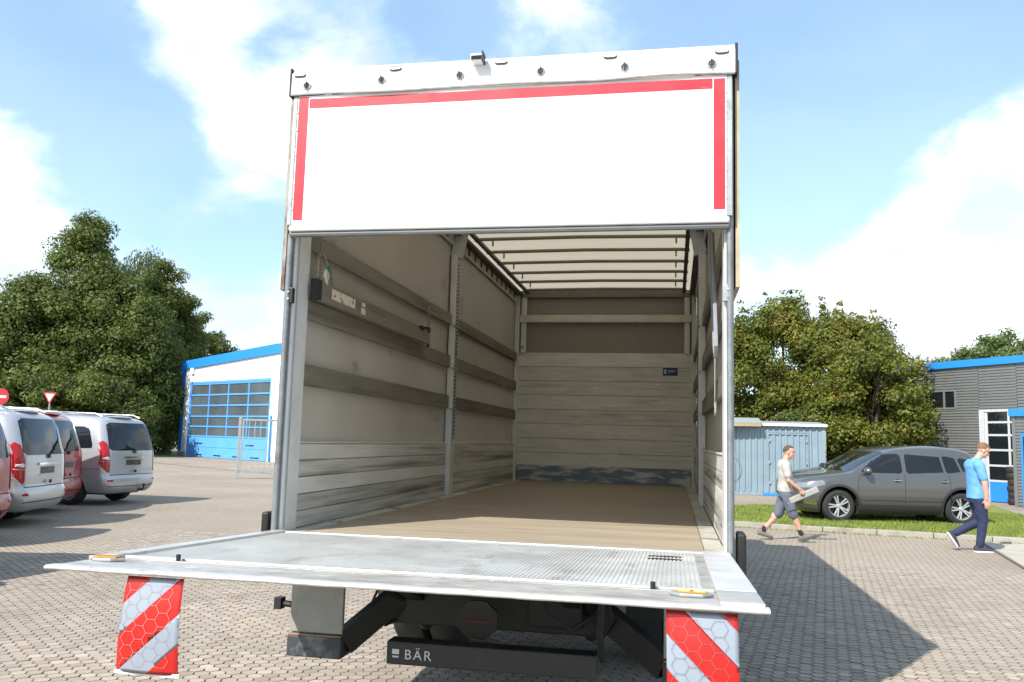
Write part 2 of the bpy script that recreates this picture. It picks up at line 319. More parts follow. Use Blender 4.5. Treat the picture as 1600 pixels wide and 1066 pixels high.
# real pavers where they can be told apart
def pavers():
    ca, sa = math.cos(PROT), math.sin(PROT); cp = PA*math.sqrt(3)/2
    cells = []
    for c in range(-120, 90):
        for r in range(-40, 110):
            u = c*cp; v = (r + .5*(c % 2))*PA
            x = u*ca - v*sa; y = u*sa + v*ca
            if not (-7.2 < x < 6.0 and -.6 < y < 8.6): continue
            d = Vector((x, y, 0)) - CAM; z = d.dot(_f)
            if z < .5: continue
            px = 800 + FPX*d.dot(_r)/z; py = 533 - FPX*d.dot(_u)/z
            if px < -160 or px > 1760: continue
            cells.append((z, x, y, px, py))
    vis = [i for i, q in enumerate(cells) if 0 < q[3] < 1600 and q[4] < 1066 and (q[3] < 590 or q[3] > 1155) and not (190 < q[3] < 305 and q[4] < 1050)]
    vis.sort(key=lambda i: cells[i][0]); solo = set(vis[:300])
    ang = [math.pi/3*k for k in range(6)]; rc = PA/math.sqrt(3)
    def ring(su, sv, z): return [(rc*su*math.cos(a), rc*sv*math.sin(a), z) for a in ang]
    pv = ring(.905, .86, 0.0) + ring(.945, .92, -.005) + ring(.95, .925, -.012)
    pf = [tuple(range(6))] + [(k, 6+k, 6+(k+1) % 6, (k+1) % 6) for k in range(6)] + [(6+k, 12+k, 12+(k+1) % 6, 6+(k+1) % 6) for k in range(6)]
    pf = [tuple(reversed(f)) if i == 0 and False else f for i, f in enumerate(pf)]
    variants = []
    for t in (.86, .95, 1.0, 1.06, 1.14):
        mb_ = MB().add(pv, pf); mb_.mi = [0]+[1]*12; me = mb_.mesh('paver', [m_paver, m_pedge]); at = me.color_attributes.new('tone', 'FLOAT_COLOR', 'POINT')
        at.data.foreach_set('color', [t, t*.99, t*.97, 1]*len(me.vertices)); variants.append(me)
    V = np.array(pv); vs = []; fs = []; tn = []
    rot = np.array([[ca, -sa], [sa, ca]])
    for i, (z, x, y, px, py) in enumerate(cells):
        dz = random.gauss(0, .0012); tx, ty = random.gauss(0, .012), random.gauss(0, .012)
        if i in solo:
            link('paver', random.choice(variants), ground, loc=(x, y, dz), rot=(tx, ty, PROT)); continue
        w = V.copy(); w[:, 2] += dz + V[:, 0]*tx + V[:, 1]*ty; w[:, :2] = V[:, :2] @ rot.T; w[:, 0] += x; w[:, 1] += y
        o = len(vs)*18; vs.append(w); fs += [tuple(k+o for k in f) for f in pf]
        t = random.gauss(1, .06); h = random.gauss(0, .02); tn += [t*(1+h), t, t*(1-h), 1]*18
    me = bpy.data.meshes.new('pavers'); me.from_pydata(np.concatenate(vs).tolist(), [], fs); me.materials.append(m_paver); me.materials.append(m_pedge); me.polygons.foreach_set('material_index', ([0]+[1]*12)*len(vs)); me.update()
    at = me.color_attributes.new('tone', 'FLOAT_COLOR', 'POINT'); at.data.foreach_set('color', tn)
    link('paver_field', me, ground, kind='stuff')
pavers()

# concrete slab path at the right, beside the paving
m_conc = M('pale_concrete', (.40, .365, .31), .85, var=.12, scale=2.5, spec=.2, bump=.2, bscale=40, dirt=[((.25, .22, .18), 1.5, (1, 1, 1), .55, .75, .5)])
kd = Vector((math.cos(PROT), math.sin(PROT), 0)); kn = Vector((-kd.y, kd.x, 0))      # along the kerb / away from the camera
K0 = Vector((4.9, 13.42, 0))
def kp(s, t, z=0.0): return K0 + kd*s + kn*t + Vector((0, 0, z))
g = MB(); e0 = Vector((6.40, 11.46, 0)); tq = -(K0 - e0).dot(kn)
e_s = (e0 - K0).dot(kd)
g.add([kp(e_s, -16, .004), kp(e_s+9, -16, .004), kp(e_s+9, -.02, .004), kp(e_s, -.02, .004)], [(0, 1, 2, 3)])
slab = g.build('concrete_path', m_conc, None, kind='structure', label='pale concrete strip beside the hexagon paving')
j = MB(); j.box(e_s-.05, e_s, -16, -.03, 0, .012)
j.v = [tuple(kp(a, b, c)) for a, b, c in j.v]; j.build('edging_strip', M('dark_joint', (.13, .11, .085), .9, var=.2), slab)
# kerb of single stones
kerb = MB(); kerb.add([kp(-9, .005, .05), kp(9, .005, .05), kp(9, .13, .05), kp(-9, .13, .05)], [(0, 1, 2, 3)])
m_kerb = M('kerb_concrete', (.34, .31, .265), .9, var=.15, scale=5, rand=.08, spec=.2, bump=.3, bscale=50, dirt=[((.17, .15, .11), 3, (1, 1, 1), .52, .72, .6)])
kerb = kerb.build('kerb', m_kerb, None, kind='structure', label='low concrete kerb along the grass strip')
ks = MB(); ks.box(-.494, .494, 0, .14, -.02, .105); ksm = ks.mesh('kerb_stone', m_kerb, bevel=.012)
for i in range(-9, 9):
    p = kp(i+.5, random.gauss(0, .004)); link('kerb_stone', ksm, kerb, loc=(p.x, p.y, random.gauss(0, .003)), rot=(0, 0, PROT))
# grass strip: soil sheet and blades
gpoly = [kp(-8.5, .13), kp(4.35, .13), Vector((9.77, 19.5, 0)), Vector((10.6, 24.2, 0)), Vector((6.0, 20.4, 0)), Vector((2.6, 18.9, 0)), Vector((-3.4, 19.6, 0))]
m_soil = M('grass_soil', (.19, .215, .06), .95, var=.3, scale=3, spec=.1, dirt=[((.14, .12, .06), 5, (1, 1, 1), .58, .75, .6)])
g = MB(); n = len(gpoly); g.add([(p.x, p.y, .088) for p in gpoly] + [(p.x, p.y, -.004) for p in gpoly], [tuple(range(n))] + [(i, (i+1) % n, n+(i+1) % n, n+i) for i in range(n)])
lawn = g.build('grass_strip', m_soil, None, kind='structure', label='strip of short green grass behind the kerb')
m_grass = M('grass_blade', (.25, .305, .07), .6, var=.35, scale=1.6, trans=.3, spec=.2, dirt=[((.36, .33, .14), 2.4, (1, 1, 1), .58, .75, .6)])
def inpoly(x, y, P):
    c = False
    for i in range(len(P)):
        a, b = P[i], P[i-1]
        if (a.y > y) != (b.y > y) and x < (b.x-a.x)*(y-a.y)/(b.y-a.y)+a.x: c = not c
    return c
def blades(name, P, parent, count, z0, h, x0, x1, y0, y1):
    vs = []; fs = []
    while len(fs) < count:
        x = random.uniform(x0, x1); y = random.uniform(y0, y1)
        if not inpoly(x, y, P): continue
        tuft = .5+.5*math.sin(x*2.1+1.3*math.sin(y*1.7))*math.sin(y*2.6+x)
        hh = h*random.uniform(.35, 1.0)*(.55+.6*tuft); a = random.uniform(0, 6.28); w = .008+.006*random.random(); lx, ly = random.gauss(0, .4)*hh, random.gauss(0, .4)*hh
        o = len(vs); vs += [(x-w*math.cos(a), y-w*math.sin(a), z0), (x+w*math.cos(a), y+w*math.sin(a), z0), (x+lx, y+ly, z0+hh)]; fs.append((o, o+1, o+2))
    me = bpy.data.meshes.new(name); me.from_pydata(vs, [], fs); me.materials.append(m_grass)
    return link(name, me, parent, kind='stuff', label='short green grass blades')
blades('grass_blades', gpoly, lawn, 70000, .085, .10, 1.5, 10.6, 12.4, 20)
# weeds along the kerb joint
wp = [kp(-6, -.07), kp(4, -.07), kp(4, 0), kp(-6, 0)]
wv = blades('weeds', wp, kerb, 900, 0, .05, -1, 9, 12.2, 14.6)
# lawn at the foot of the left building
lp = [Vector(p) for p in ((-60, 40, 0), (-36, 40.5, 0), (-32.4, 46.9, 0), (-33, 49, 0), (-70, 66, 0))]
g = MB(); n = len(lp); g.add([(p.x, p.y, .08) for p in lp] + [(p.x, p.y, -.01) for p in lp], [tuple(range(n))] + [(i, (i+1) % n, n+(i+1) % n, n+i) for i in range(n)])
g.build('lawn', M('far_lawn', (.12, .19, .035), .95, var=.35, scale=.8, spec=.1), None, kind='structure', label='lawn at the foot of the trees beside the white hall')
# drainage channel line in the left yard
g = MB(); g.bar((-33, 40.6, 0), (-9.0, 24.0, 0), .22, .008)
g.build('drain_channel', M('drain_grey', (.16, .15, .135), .8, var=.2, scale=4), None, kind='structure', label='narrow grey drainage channel across the yard')
# ================================================================== TRUCK  (rear edge of the box at y = 0, load floor at z = 1.1)
FZ, BL, HW, IW = 1.10, 7.36, 1.275, 1.245
truck = thing('box_truck', 'white curtain-sided box truck seen from behind, rear open, tail lift lowered level', 'truck')
# --- load floor
MB().box(-1.13, 1.13, .05, BL-.08, FZ-.03, FZ).build('floor', m_floor, truck)
pm = MB().box(-.052, .052, -.292, .292, -.02, .004).mesh('floor_edge_plate', m_fedge, bevel=.004)
for sx in (-1, 1):
    for i in range(12): link('floor_edge_plate', pm, truck, loc=(sx*1.187, .36+i*.6, FZ), rot=(0, 0, 0))
    for i in range(5): MB().box(sx*1.187-.05, sx*1.187+.05, .62+i*1.2, .70+i*1.2, FZ+.003, FZ+.011).build('lashing_ring_plate', m_galv, truck)
MB().box(-1.24, 1.24, -.004, .05, FZ-.05, FZ+.008).build('rear_sill', m_alu, truck, bevel=.004)
# --- drop sides: five hollow aluminium planks in each bay, a cap on top
for sx in (-1, 1):
    for (y0, y1) in ((.215, 3.60), (3.76, BL-.07)):
        w = MB().box(-.014, .014, -(y1-y0)/2, (y1-y0)/2, -.0485, .0485).mesh('drop_side_plank', m_alu, bevel=.005)
        wd = w.copy(); wd.materials[0] = m_alud
        for i in range(5):
            link('drop_side_plank', wd if i in (0, 1, 3) else w, truck, loc=(sx*(IW+.012), (y0+y1)/2, FZ+.052+i*.1005))
        MB().box(sx*(IW+.012)-.02, sx*(IW+.012)+.02, y0, y1, FZ+.5055, FZ+.517).build('drop_side_cap', m_alu, truck, bevel=.003)
    # --- curtain tarpaulin, gently bulging between the posts
    c = MB(); NY, NZ = 60, 14; vs = []
    for i in range(NY+1):
        for k in range(NZ+1):
            y = .10 + (BL-.06)*i/NY; z = FZ-.02 + 2.70*k/NZ
            bul = .006*math.sin(y*2.6+k*.35)*math.sin(math.pi*k/NZ) + .003*math.sin(y*7.1+1.7*sx)
            bul = max(bul, 0.0) if z > FZ+.6 else 0.0
            vs.append((sx*(HW+.003+bul), y, z))
    c.add(vs, [(i*(NZ+1)+k, (i+1)*(NZ+1)+k, (i+1)*(NZ+1)+k+1, i*(NZ+1)+k+1) for i in range(NY) for k in range(NZ)])
    c.build('side_curtain', m_curt, truck, smooth='all')
    # --- lath boards
    for (y0, y1) in ((.215, 3.60), (3.76, BL-.07)):
        for (za, zb) in ((1.955, 2.085), (2.36, 2.485), (2.79, 2.90)):
            b = MB().box(-.0125, .0125, -(y1-y0)/2, (y1-y0)/2, -(zb-za)/2, (zb-za)/2)
            for q in (-.28, .1, .33):
                b.box(-.0145, .0145, q*(y1-y0)-.004, q*(y1-y0)+.004, -(zb-za)/2, (zb-za)/2)
            b.build('side_board', m_board, truck, bevel=.003, loc=(sx*(IW-.002), (y0+y1)/2, (za+zb)/2 + random.gauss(0, .004)))
    # --- middle post: perforated channel, bent inwards at its head
    pst = MB().box(sx*1.232-.03, sx*1.232+.03, 3.61, 3.75, FZ, FZ+2.42).build('middle_post', m_post, truck, bevel=.006)
    hd = MB().bar((sx*1.225, 3.68, FZ+2.40), (sx*1.175, 3.70, FZ+2.68), .05, .13); hd.build('post_head', m_galv, pst)
    strip = MB().box(sx*1.198-.004, sx*1.198+.004, 3.635, 3.725, FZ+.55, FZ+2.40).build('perforated_strip', m_galv, pst)
    hm = MB()
    for i in range(46):
        for dy in (-.018, .018): hm.box(sx*1.1925-.002, sx*1.1925+.002, 3.672+dy-.008, 3.672+dy+.008, FZ+.60+i*.038, FZ+.612+i*.038)
    hm.build('perforation', m_seam, pst, kind='stuff')
    for z in (1.955, 2.36, 2.79): MB().box(sx*1.20-.012, sx*1.20+.012, 3.56, 3.80, z-.012, z+.002).build('board_bracket', m_galv, pst)
    # --- roof rail with valance and hooks
    MB().box(sx*1.225-.05, sx*1.225+.05, .06, BL, 3.725, 3.765).build('roof_rail', m_rail, truck, bevel=.005)
    MB().box(sx*1.255-.008, sx*1.255+.008, .06, BL-.02, 3.62, 3.735).build('curtain_valance', M('pale_valance', (.50, .47, .40), .6, var=.15, scale=6), truck)
    MB().box(sx*1.10-.022, sx*1.10+.022, .06, BL-.02, 3.752, 3.788).build('bow_carrier_rail', m_rail, truck, bevel=.004)
    hk = MB()
    for i in range(24): hk.box(sx*1.236-.006, sx*1.236+.006, .35+i*.3, .372+i*.3, 3.645, 3.727)
    hk.build('runner_hooks', m_rail, truck, kind='stuff')
    # --- rear corner post, galvanised curtain pole and outer edge strip
    rp = MB().box(sx*1.240-.010, sx*1.240+.010, .004, .21, FZ, 3.66).build('rear_post', m_post, truck, bevel=.008)
    MB().box(sx*1.2275-.002, sx*1.2275+.002, .03, .045, FZ+.02, 3.6).build('door_seal_channel', M('grey_seal', (.34, .34, .33), .6, var=.2), rp)
    MB().tube([(sx*1.258, -.022, FZ+.012), (sx*1.258, -.022, 2.83)], .018, 12).build('curtain_pole', M('weathered_pole', (.21, .225, .23), .5, .4, var=.25, scale=12, dirt=[GRIME]), truck, smooth=True)
    MB().box(sx*1.265-.014, sx*1.265+.014, .0, .10, FZ, 3.66).build('outer_post_channel', M('painted_rusty_channel', (.47, .45, .41), .6, var=.2, dirt=[((.28, .12, .05), 6, (1, 1, .4), .5, .65, .8)]), rp)
    MB().box(sx*1.300-.011, sx*1.300+.011, -.012, BL, 2.50, 3.76).build('side_roof_flap', m_rust if sx < 0 else M('yellowed_flap', (.40, .34, .22), .7, var=.25, dirt=[((.25, .14, .06), 7, (1, 1, .4), .55, .7, .8)]), truck)
    lk = MB().box(sx*1.243-.022, sx*1.243+.022, -.036, -.002, 2.42, 2.51); lk.build('post_latch', m_bar if sx < 0 else m_galv, truck, bevel=.004)
    for z in (2.445, 2.485): MB().tube([(sx*1.246, -.042, z), (sx*1.246, -.036, z)], .007, 8).build('latch_bolt', m_galv, truck)
    MB().box(sx*1.315-.022, sx*1.315+.022, -.03, .14, .98, 1.215).build('buffer_plate', m_dark, truck, bevel=.012)
    # --- chassis side of the box
    MB().box(sx*1.262-.012, sx*1.262+.012, .12, BL, FZ-.14, FZ+.0).build('side_rave', m_galv, truck)
# --- front bulkhead
BY = BL-.06
for i in range(9):
    h = 1.808/9; z = FZ + h*(i+.5)
    if i == 0: continue
    MB().box(-1.215, 1.215, -.012, .012, -h/2+.002, h/2-.002).build('bulkhead_plank', m_bulk, truck, bevel=.004, loc=(0, BY, z))
MB().box(-1.20, 1.20, BY-.022, BY+.010, FZ, FZ+.225).build('kick_plate', m_kick, truck, bevel=.005)
for sx in (-1, 1):
    MB().box(sx*1.240-.032, sx*1.240+.032, BY-.06, BY+.035, FZ, 3.76).build('front_corner_post', m_post, truck, bevel=.005)
    MB().box(sx*1.145-.037, sx*1.145+.037, BY-.045, BY-.014, FZ+1.80, 3.69).build('front_upright', m_post, truck, bevel=.004)
MB().box(-1.206, 1.206, BY-.075, BY-.047, 3.335, 3.44).build('front_cross_board', M('pale_board', (.56, .54, .47), .6, var=.15, scale=5, dirt=[((.07, .06, .05), 7, (.6, 1, 4), .62, .72, .9)]), truck, bevel=.004)
MB().box(-1.24, 1.24, BY+.015, BY+.03, FZ, 3.8).build('front_tarpaulin', M('taupe_front_panel', (.25, .232, .20), .7, var=.08, scale=3, stretch=(8, 1, .3)), truck)
MB().box(-1.24, 1.24, BY-.04, BY+.015, 3.695, 3.80).build('front_header', m_board, truck, bevel=.004)
st = MB().box(.82, 1.02, BY-.0165, BY-.0125, 2.60, 2.71).build('sticker', m_sblue, truck)
MB().box(.835, .865, BY-.0185, BY-.0168, 2.625, 2.685).box(.885, .99, BY-.0185, BY-.0168, 2.662, 2.672).box(.885, .97, BY-.0185, BY-.0168, 2.645, 2.652).build('sticker_print', M('sticker_white', (.45, .5, .62), .6, var=.2, scale=60), st)
# --- roof: bows and tarpaulin
for i in range(12):
    y = .42 + i*.605
    b = MB(); b.tube([(-1.13, y, 3.765), (-1.05, y, 3.775), (0, y, 3.785), (1.05, y, 3.775), (1.13, y, 3.765)], .019, 8)
    bo = b.build('roof_bow', m_bow, truck, smooth=True)
    hk = MB()
    for x in (-.93, .985): hk.box(x-.009, x+.009, y-.006, y+.006, 3.70, 3.775)
    hk.build('bow_hook', m_bow, bo)
r = MB(); vs = []
for i in range(81):
    y = .02 + (BL-.02)*i/80
    for k in range(9):
        x = -HW + 2*HW*k/8; vs.append((x, y, 3.822 - .012*abs(math.sin((y-.42)/.605*math.pi))*math.sin(math.pi*k/8)))
r.add(vs, [(i*9+k, i*9+k+1, (i+1)*9+k+1, (i+1)*9+k) for i in range(80) for k in range(8)]); r.build('roof_tarpaulin', m_roof, truck, smooth='all')
# --- rear header: white panels, tape, rubber seal, tarpaulin flap, lamps, turn-buttons
n = 5; h0, h1 = 2.875, 3.665
hp = MB().box(-1.243, 1.243, -.018, .018, -(h1-h0)/n/2+.0012, (h1-h0)/n/2-.0012).mesh('header_panel', m_white, bevel=.003)
for i in range(n): link('header_panel', hp, truck, loc=(0, -.045, h0+(h1-h0)*(i+.5)/n))
MB().box(-1.256, 1.256, -.072, -.022, 2.838, 2.874).build('header_bottom_profile', M('white_profile', (.68, .70, .69), .4, .2, var=.06), truck, bevel=.012)
MB().tube([(-1.25, -.045, 2.822), (1.25, -.045, 2.822)], .016, 8).build('header_seal', M('grey_rubber_seal', (.12, .125, .125), .6, var=.2), truck, smooth=True)
for sx in (-1, 1): MB().box(sx*1.257-.013, sx*1.257+.013, -.066, -.02, 2.876, 3.665).build('header_end_profile', m_galv, truck, bevel=.003)
T = -.0655
for nm, a in (('tape_left', (-1.235, -1.175, 2.905, 3.655)), ('tape_right', (1.172, 1.232, 2.912, 3.64)), ('tape_top', (-1.168, 1.166, 3.585, 3.642))):
    MB().box(a[0], a[1], T, T+.002, a[2], a[3]).build('reflective_tape', m_red, truck)
rv = MB()
for sx in (-1, 1):
    for z in (2.97, 3.12, 3.30, 3.45, 3.56): rv.ell((sx*1.241, -.0645, z), (.005, .003, .005), 6, 4)
rv.build('rivets', m_galv, truck)
f = MB(); vs = []; K = 80
for i in range(K+1):
    x = -1.285 + 2.57*i/K; u = i/K
    dip = .004*math.sin(u*math.pi*5+.5) + .0015*math.sin(u*23)
    for (yy, zz) in ((.03, 3.838), (-.045, 3.836), (-.072, 3.80), (-.074, 3.74), (-.078+.004*math.sin(u*21), 3.668+dip), (-.073+.004*math.sin(u*21), 3.663+dip)):
        vs.append((x, yy, zz))
f.add(vs, [(i*6+k, (i+1)*6+k, (i+1)*6+k+1, i*6+k+1) for i in range(K) for k in range(5)])
fl = f.build('roof_flap', m_tarpw, truck, smooth='all')
h = MB().tube([(-1.285+2.57*i/K, -.077+.004*math.sin(i/K*21), 3.664+.004*math.sin(i/K*math.pi*5+.5)+.0015*math.sin(i/K*23)) for i in range(K+1)], .006, 6)
h.build('flap_hem_cord', m_galv, fl)
for sx in (-1, 1):
    MB().box(sx*1.292-.008, sx*1.292+.008, -.076, .20, 3.66, 3.836).build('roof_corner_cap', m_dark, truck, bevel=.006)
mk = MB(); mk.prism([(.040*math.cos(a)*(1)+(.018 if math.cos(a) > 0 else -.018), .013*math.sin(a)) for a in [2*math.pi*i/20 for i in range(20)]], lambda u, v, t: (u*.66, t, v*1.05), -.006, 0)
mk = mk.mesh('flap_slot', m_dark); mi = MB().prism([(.022*math.cos(a)+(.012 if math.cos(a) > 0 else -.012), .007*math.sin(a)) for a in [2*math.pi*i/16 for i in range(16)]], lambda u, v, t: (u*1.0, t, v*1.1), -.008, 0).mesh('slot_insert', m_tarpw)
for (x, z) in ((-1.235, 3.79), (-.64, 3.797), (-.01, 3.80), (.61, 3.797), (1.215, 3.788)):
    o = link('flap_slot', mk, truck, loc=(x, -.074, z)); link('slot_insert', mi, o)
tb = MB().lathe([(.026, 0), (.026, -.004), (.018, -.006), (.018, -.002)], (0, 0, 0), (0, 1, 0), 16).mesh('turn_button', m_galv)
tk = MB().box(-.004, .004, -.018, -.004, -.02, .02).box(-.016, -.010, -.0075, -.004, -.011, .011).box(.010, .016, -.0075, -.004, -.011, .011).mesh('button_knob', m_dark)
for (x, z) in ((-1.185, 3.722), (-.72, 3.732), (-.25, 3.735), (.22, 3.732), (.69, 3.73), (1.16, 3.722)):
    o = link('turn_button', tb, truck, loc=(x, -.0775, z)); link('button_knob', tk, o, rot=(0, random.uniform(-.2, .2), 0))
cm = MB().box(-.175, -.105, -.14, -.07, 3.79, 3.832).build('reversing_lamp', m_white, truck, bevel=.006)
MB().box(-.170, -.110, -.1425, -.1405, 3.793, 3.817).build('lamp_lens', m_glass, cm); MB().box(-.109, -.102, -.145, -.07, 3.788, 3.843).build('lamp_bracket', m_dark, cm)
# --- strap and hook hanging inside the right wall
MB().tube([(1.19, 1.05, 3.70), (1.19, .98, 3.1), (1.195, .73, 2.71), (1.195, .34, 2.22), (1.195, .22, 2.15), (1.195, .15, 2.20), (1.195, .30, 2.50), (1.195, .62, 2.95)], .012, 6).build('hanging_strap', m_strap, truck, smooth=True)
MB().tube([(1.2, .40, 2.36), (1.2, .40, 1.98), (1.2, .42, 1.90), (1.2, .36, 1.83), (1.2, .28, 1.85), (1.2, .26, 1.90)], .004, 6).build('wire_hook', m_galv, truck, smooth=True)
# --- tail lift platform
PD, PW, PZ = 1.82, 1.252, FZ+.065      # depth, half width, height of the outer edge
def pt(x, y, dz=0.0): return (x, y, FZ+.004 + .061*min(1, -y/PD) + dz)
g = MB(); vs = []; y0, y1 = -.075, -1.47; NX = 124
sec = []
for i in range(NX+1):
    x = -1.165 + 2.24*i/NX
    sec += [(x, .0), (x+.006, .0055), (x+.012, .0055)] if i < NX else [(x, 0)]
vs = [pt(x, y0, dz) for x, dz in sec] + [pt(x, y1, dz) for x, dz in sec]; n = len(sec)
g.add(vs, [(i, i+1, n+i+1, n+i) for i in range(n-1)]); lift = None
plat = MB(); plat.add([pt(-PW, -.012, -.001), pt(PW, -.012, -.001), pt(PW, -1.80, -.001), pt(-PW, -1.80, -.001), (-PW, -.012, FZ-.075), (PW, -.012, FZ-.075), (PW, -1.80, PZ-.016), (-PW, -1.80, PZ-.016)],
    [(0, 3, 2, 1), (4, 5, 6, 7), (0, 1, 5, 4), (1, 2, 6, 5), (2, 3, 7, 6), (3, 0, 4, 7)])
lift = plat.build('tail_lift_platform', m_plat, truck)
g.build('ribbed_deck', m_grate, lift)
def slab3(x0, x1, ya, yb, d0, d1): 
    P = [pt(x0, ya, d0), pt(x1, ya, d0), pt(x1, yb, d0), pt(x0, yb, d0), pt(x0, ya, d1), pt(x1, ya, d1), pt(x1, yb, d1), pt(x0, yb, d1)]
    return MB().add(P, [(0, 3, 2, 1), (4, 5, 6, 7), (0, 1, 5, 4), (1, 2, 6, 5), (2, 3, 7, 6), (3, 0, 4, 7)])
slab3(-1.165, 1.165, -.012, -.070, 0, .012).build('hinge_strip', m_edge, lift, bevel=.003)
slab3(-1.252, -1.18, -.012, -1.60, 0, .014).build('side_strip', m_edge, lift, bevel=.003)
slab3(1.115, 1.252, -.012, -1.50, 0, .014).build('side_strip', M('white_side_strip', (.52, .52, .515), .5, .2, var=.1, scale=6, dirt=[((.35, .33, .3), 7, (1, .3, 1), .58, .75, .5)]), lift, bevel=.003)
slab3(1.115, 1.252, -1.505, -1.785, 0, .012).build('corner_plate', m_plat, lift, bevel=.003)
slab3(-1.165, 1.11, -1.475, -1.500, 0, .010).build('deck_end_bar', m_edge, lift, bevel=.002)
slab3(-1.165, 1.11, -1.53, -1.538, 0, .004).build('groove_bar', m_plat, lift)
e = MB(); vs = []; K = 60
for i in range(K+1):
    x = -1.262 + 2.524*i/K; wv = .0012*math.sin(i*.7)+.001*math.sin(i*1.9)
    for (dy, dz) in ((.03, .004), (-.015, .006), (-.028, -.001), (-.024, -.010), (.02, -.012)): vs.append((x, -1.80+dy+wv*.5, PZ-.004+dz+wv*.35))
e.add(vs, [(i*5+k, (i+1)*5+k, (i+1)*5+k+1, i*5+k+1) for i in range(K) for k in range(4)]); e.build('front_lip', m_edge, lift, smooth='all')
for (x, y, on) in ((-1.17, -1.60, False), (1.03, -1.615, True)):
    l = MB(); l.prism([(.075*math.cos(a), .042*math.sin(a)) for a in [2*math.pi*i/6 for i in range(6)]], lambda u, v, t: pt(x+u, y+v, t), 0, .012)
    lo = l.build('warning_lamp', m_galv, lift, bevel=.004)
    MB().box(-.05, .05, -.02, .02, 0, .006).build('lamp_lens', m_lampoff, lo, bevel=.004, loc=pt(x, y, .012))
    if on:
        for q in (-.026, .026): MB().ell((q, 0, .006), (.02, .014, .006), 12, 8).build('lit_bulb', m_amber, lo, loc=pt(x, y, .012))
for x in (-.92, .90): MB().tube([pt(x, -1.52, 0), pt(x, -1.52, .028)], .009, 8).build('stop_pin', m_dark, lift)
for yy in (-.33, -.46): MB().prism([(.075*math.cos(a), .020*math.sin(a)) for a in [2*math.pi*i/20 for i in range(20)]], lambda u, v, t: pt(.93+u*1.1, yy+v, t), .0, .0075).build('foot_switch', m_dark, lift)
# --- warning flags hanging from the lip
def flag(x0, x1, ztop, zbot, mirror):
    fo = bpy.data.objects.new('warning_flag', None); COL.objects.link(fo); fo.parent = truck
    W, H = x1-x0, ztop-zbot
    def srf(u, v, off=0.0):                       # u across 0..1, v down 0..1
        bend = .020*math.sin(v*2.6+.3) + .012*math.sin(u*math.pi)*(.4+.6*v)
        fl = 1 + .10*v*(1 if not mirror else .0)
        return (x0 + W*(.5+(u-.5)*fl) - (.01*v if not mirror else -.006*v), -1.785 - bend - off, ztop - H*v)
    NU, NV = 14, 22
    def stripe(u, v):
        s = (u*W if mirror else (1-u)*W)          # stripes fall towards the middle of the truck
        t = (v*H - s*.98 if mirror else v*H - s*.98)
        return t
    # cloth cut along the stripes: strips between lines t = const
    per = .155
    cuts = [-.25+.07+per/1.0*0] 
    polys = []
    lo, hi = -W*.98, H
    t = -W*.98 - .03 if not mirror else -W*.98 - .075
    red = True; k = 0
    while t < hi:
        t2 = t + (.128 if red else .105)
        P = []
        def uv(s, y): return ((s/W) if mirror else (1-s/W), y/H)
        # clip the rectangle (s,y) to t <= y - .98 s <= t2
        rect = [(0, 0), (W, 0), (W, H), (0, H)]
        for sign, lim in ((1, t), (-1, t2)):
            o = []
            for i in range(len(rect)):
                a, b = rect[i], rect[(i+1) % len(rect)]
                fa = sign*((a[1]-.98*a[0])-lim); fb = sign*((b[1]-.98*b[0])-lim)
                if fa >= 0: o.append(a)
                if fa*fb < 0:
                    q = fa/(fa-fb); o.append((a[0]+(b[0]-a[0])*q, a[1]+(b[1]-a[1])*q))
            rect = o
            if not rect: break
        if len(rect) > 2: polys.append((rect, red))
        t = t2; red = not red
    for rect, red in polys:
        b = bmesh.new(); vsb = [b.verts.new((s, y, 0)) for s, y in rect]; b.faces.new(vsb)
        for ax, L_, nn in ((0, W, NU), (1, H, NV)):
            for i in range(1, nn):
                co = [0, 0, 0]; co[ax] = L_*i/nn; no = [0, 0, 0]; no[ax] = 1
                bmesh.ops.bisect_plane(b, geom=b.verts[:]+b.edges[:]+b.faces[:], plane_co=co, plane_no=no)
        for v in b.verts:
            u_, v_ = uv(v.co.x, v.co.y); v.co = srf(u_, v_)
        bmesh.ops.solidify(b, geom=b.faces[:], thickness=.003); bmesh.ops.recalc_face_normals(b, faces=b.faces)
        me = bpy.data.meshes.new('flag_stripe'); b.to_mesh(me); b.free(); me.materials.append(m_fred if red else m_fwhite)
        me.polygons.foreach_set('use_smooth', [True]*len(me.polygons)); link('flag_stripe', me, fo)
    for kind, mat in (('honeycomb', m_hexd),):
        hx = MB(); a = .027; done = set()
        for c in range(-1, int(W/(a*1.5))+2):
            for r_ in range(-1, int(H/(a*1.732))+2):
                cx, cy = c*a*1.5, (r_+.5*(c % 2))*a*1.732
                P = [(cx+a*math.cos(math.pi/3*q), cy+a*math.sin(math.pi/3*q)) for q in range(6)]
                for q in range(3):
                    A, B = P[q], P[q+1]
                    if not all(.004 < z[0] < W-.004 and .004 < z[1] < H-.004 for z in (A, B)): continue
                    w = .0006; dx, dy = B[0]-A[0], B[1]-A[1]; L_ = math.hypot(dx, dy); nx, ny = -dy/L_*w, dx/L_*w
                    hx.add([srf((A[0]+nx)/W, (A[1]+ny)/H, .0045), srf((B[0]+nx)/W, (B[1]+ny)/H, .0045), srf((B[0]-nx)/W, (B[1]-ny)/H, .0045), srf((A[0]-nx)/W, (A[1]-ny)/H, .0045)], [(0, 1, 2, 3)])
        hx.build('honeycomb_print', m_hexl if not mirror else m_hexd, fo)
    p0, p1 = Vector(srf(-.02, 1.0)), Vector(srf(1.02, 1.0))
    MB().bar(p0-Vector((0, 0, .004)), p1-Vector((0, 0, .004)), .009, .012).build('weight_rod', M('white_rod', (.75, .78, .8), .4, var=.05), fo)
flag(-.945, -.725, 1.142, .815, False)
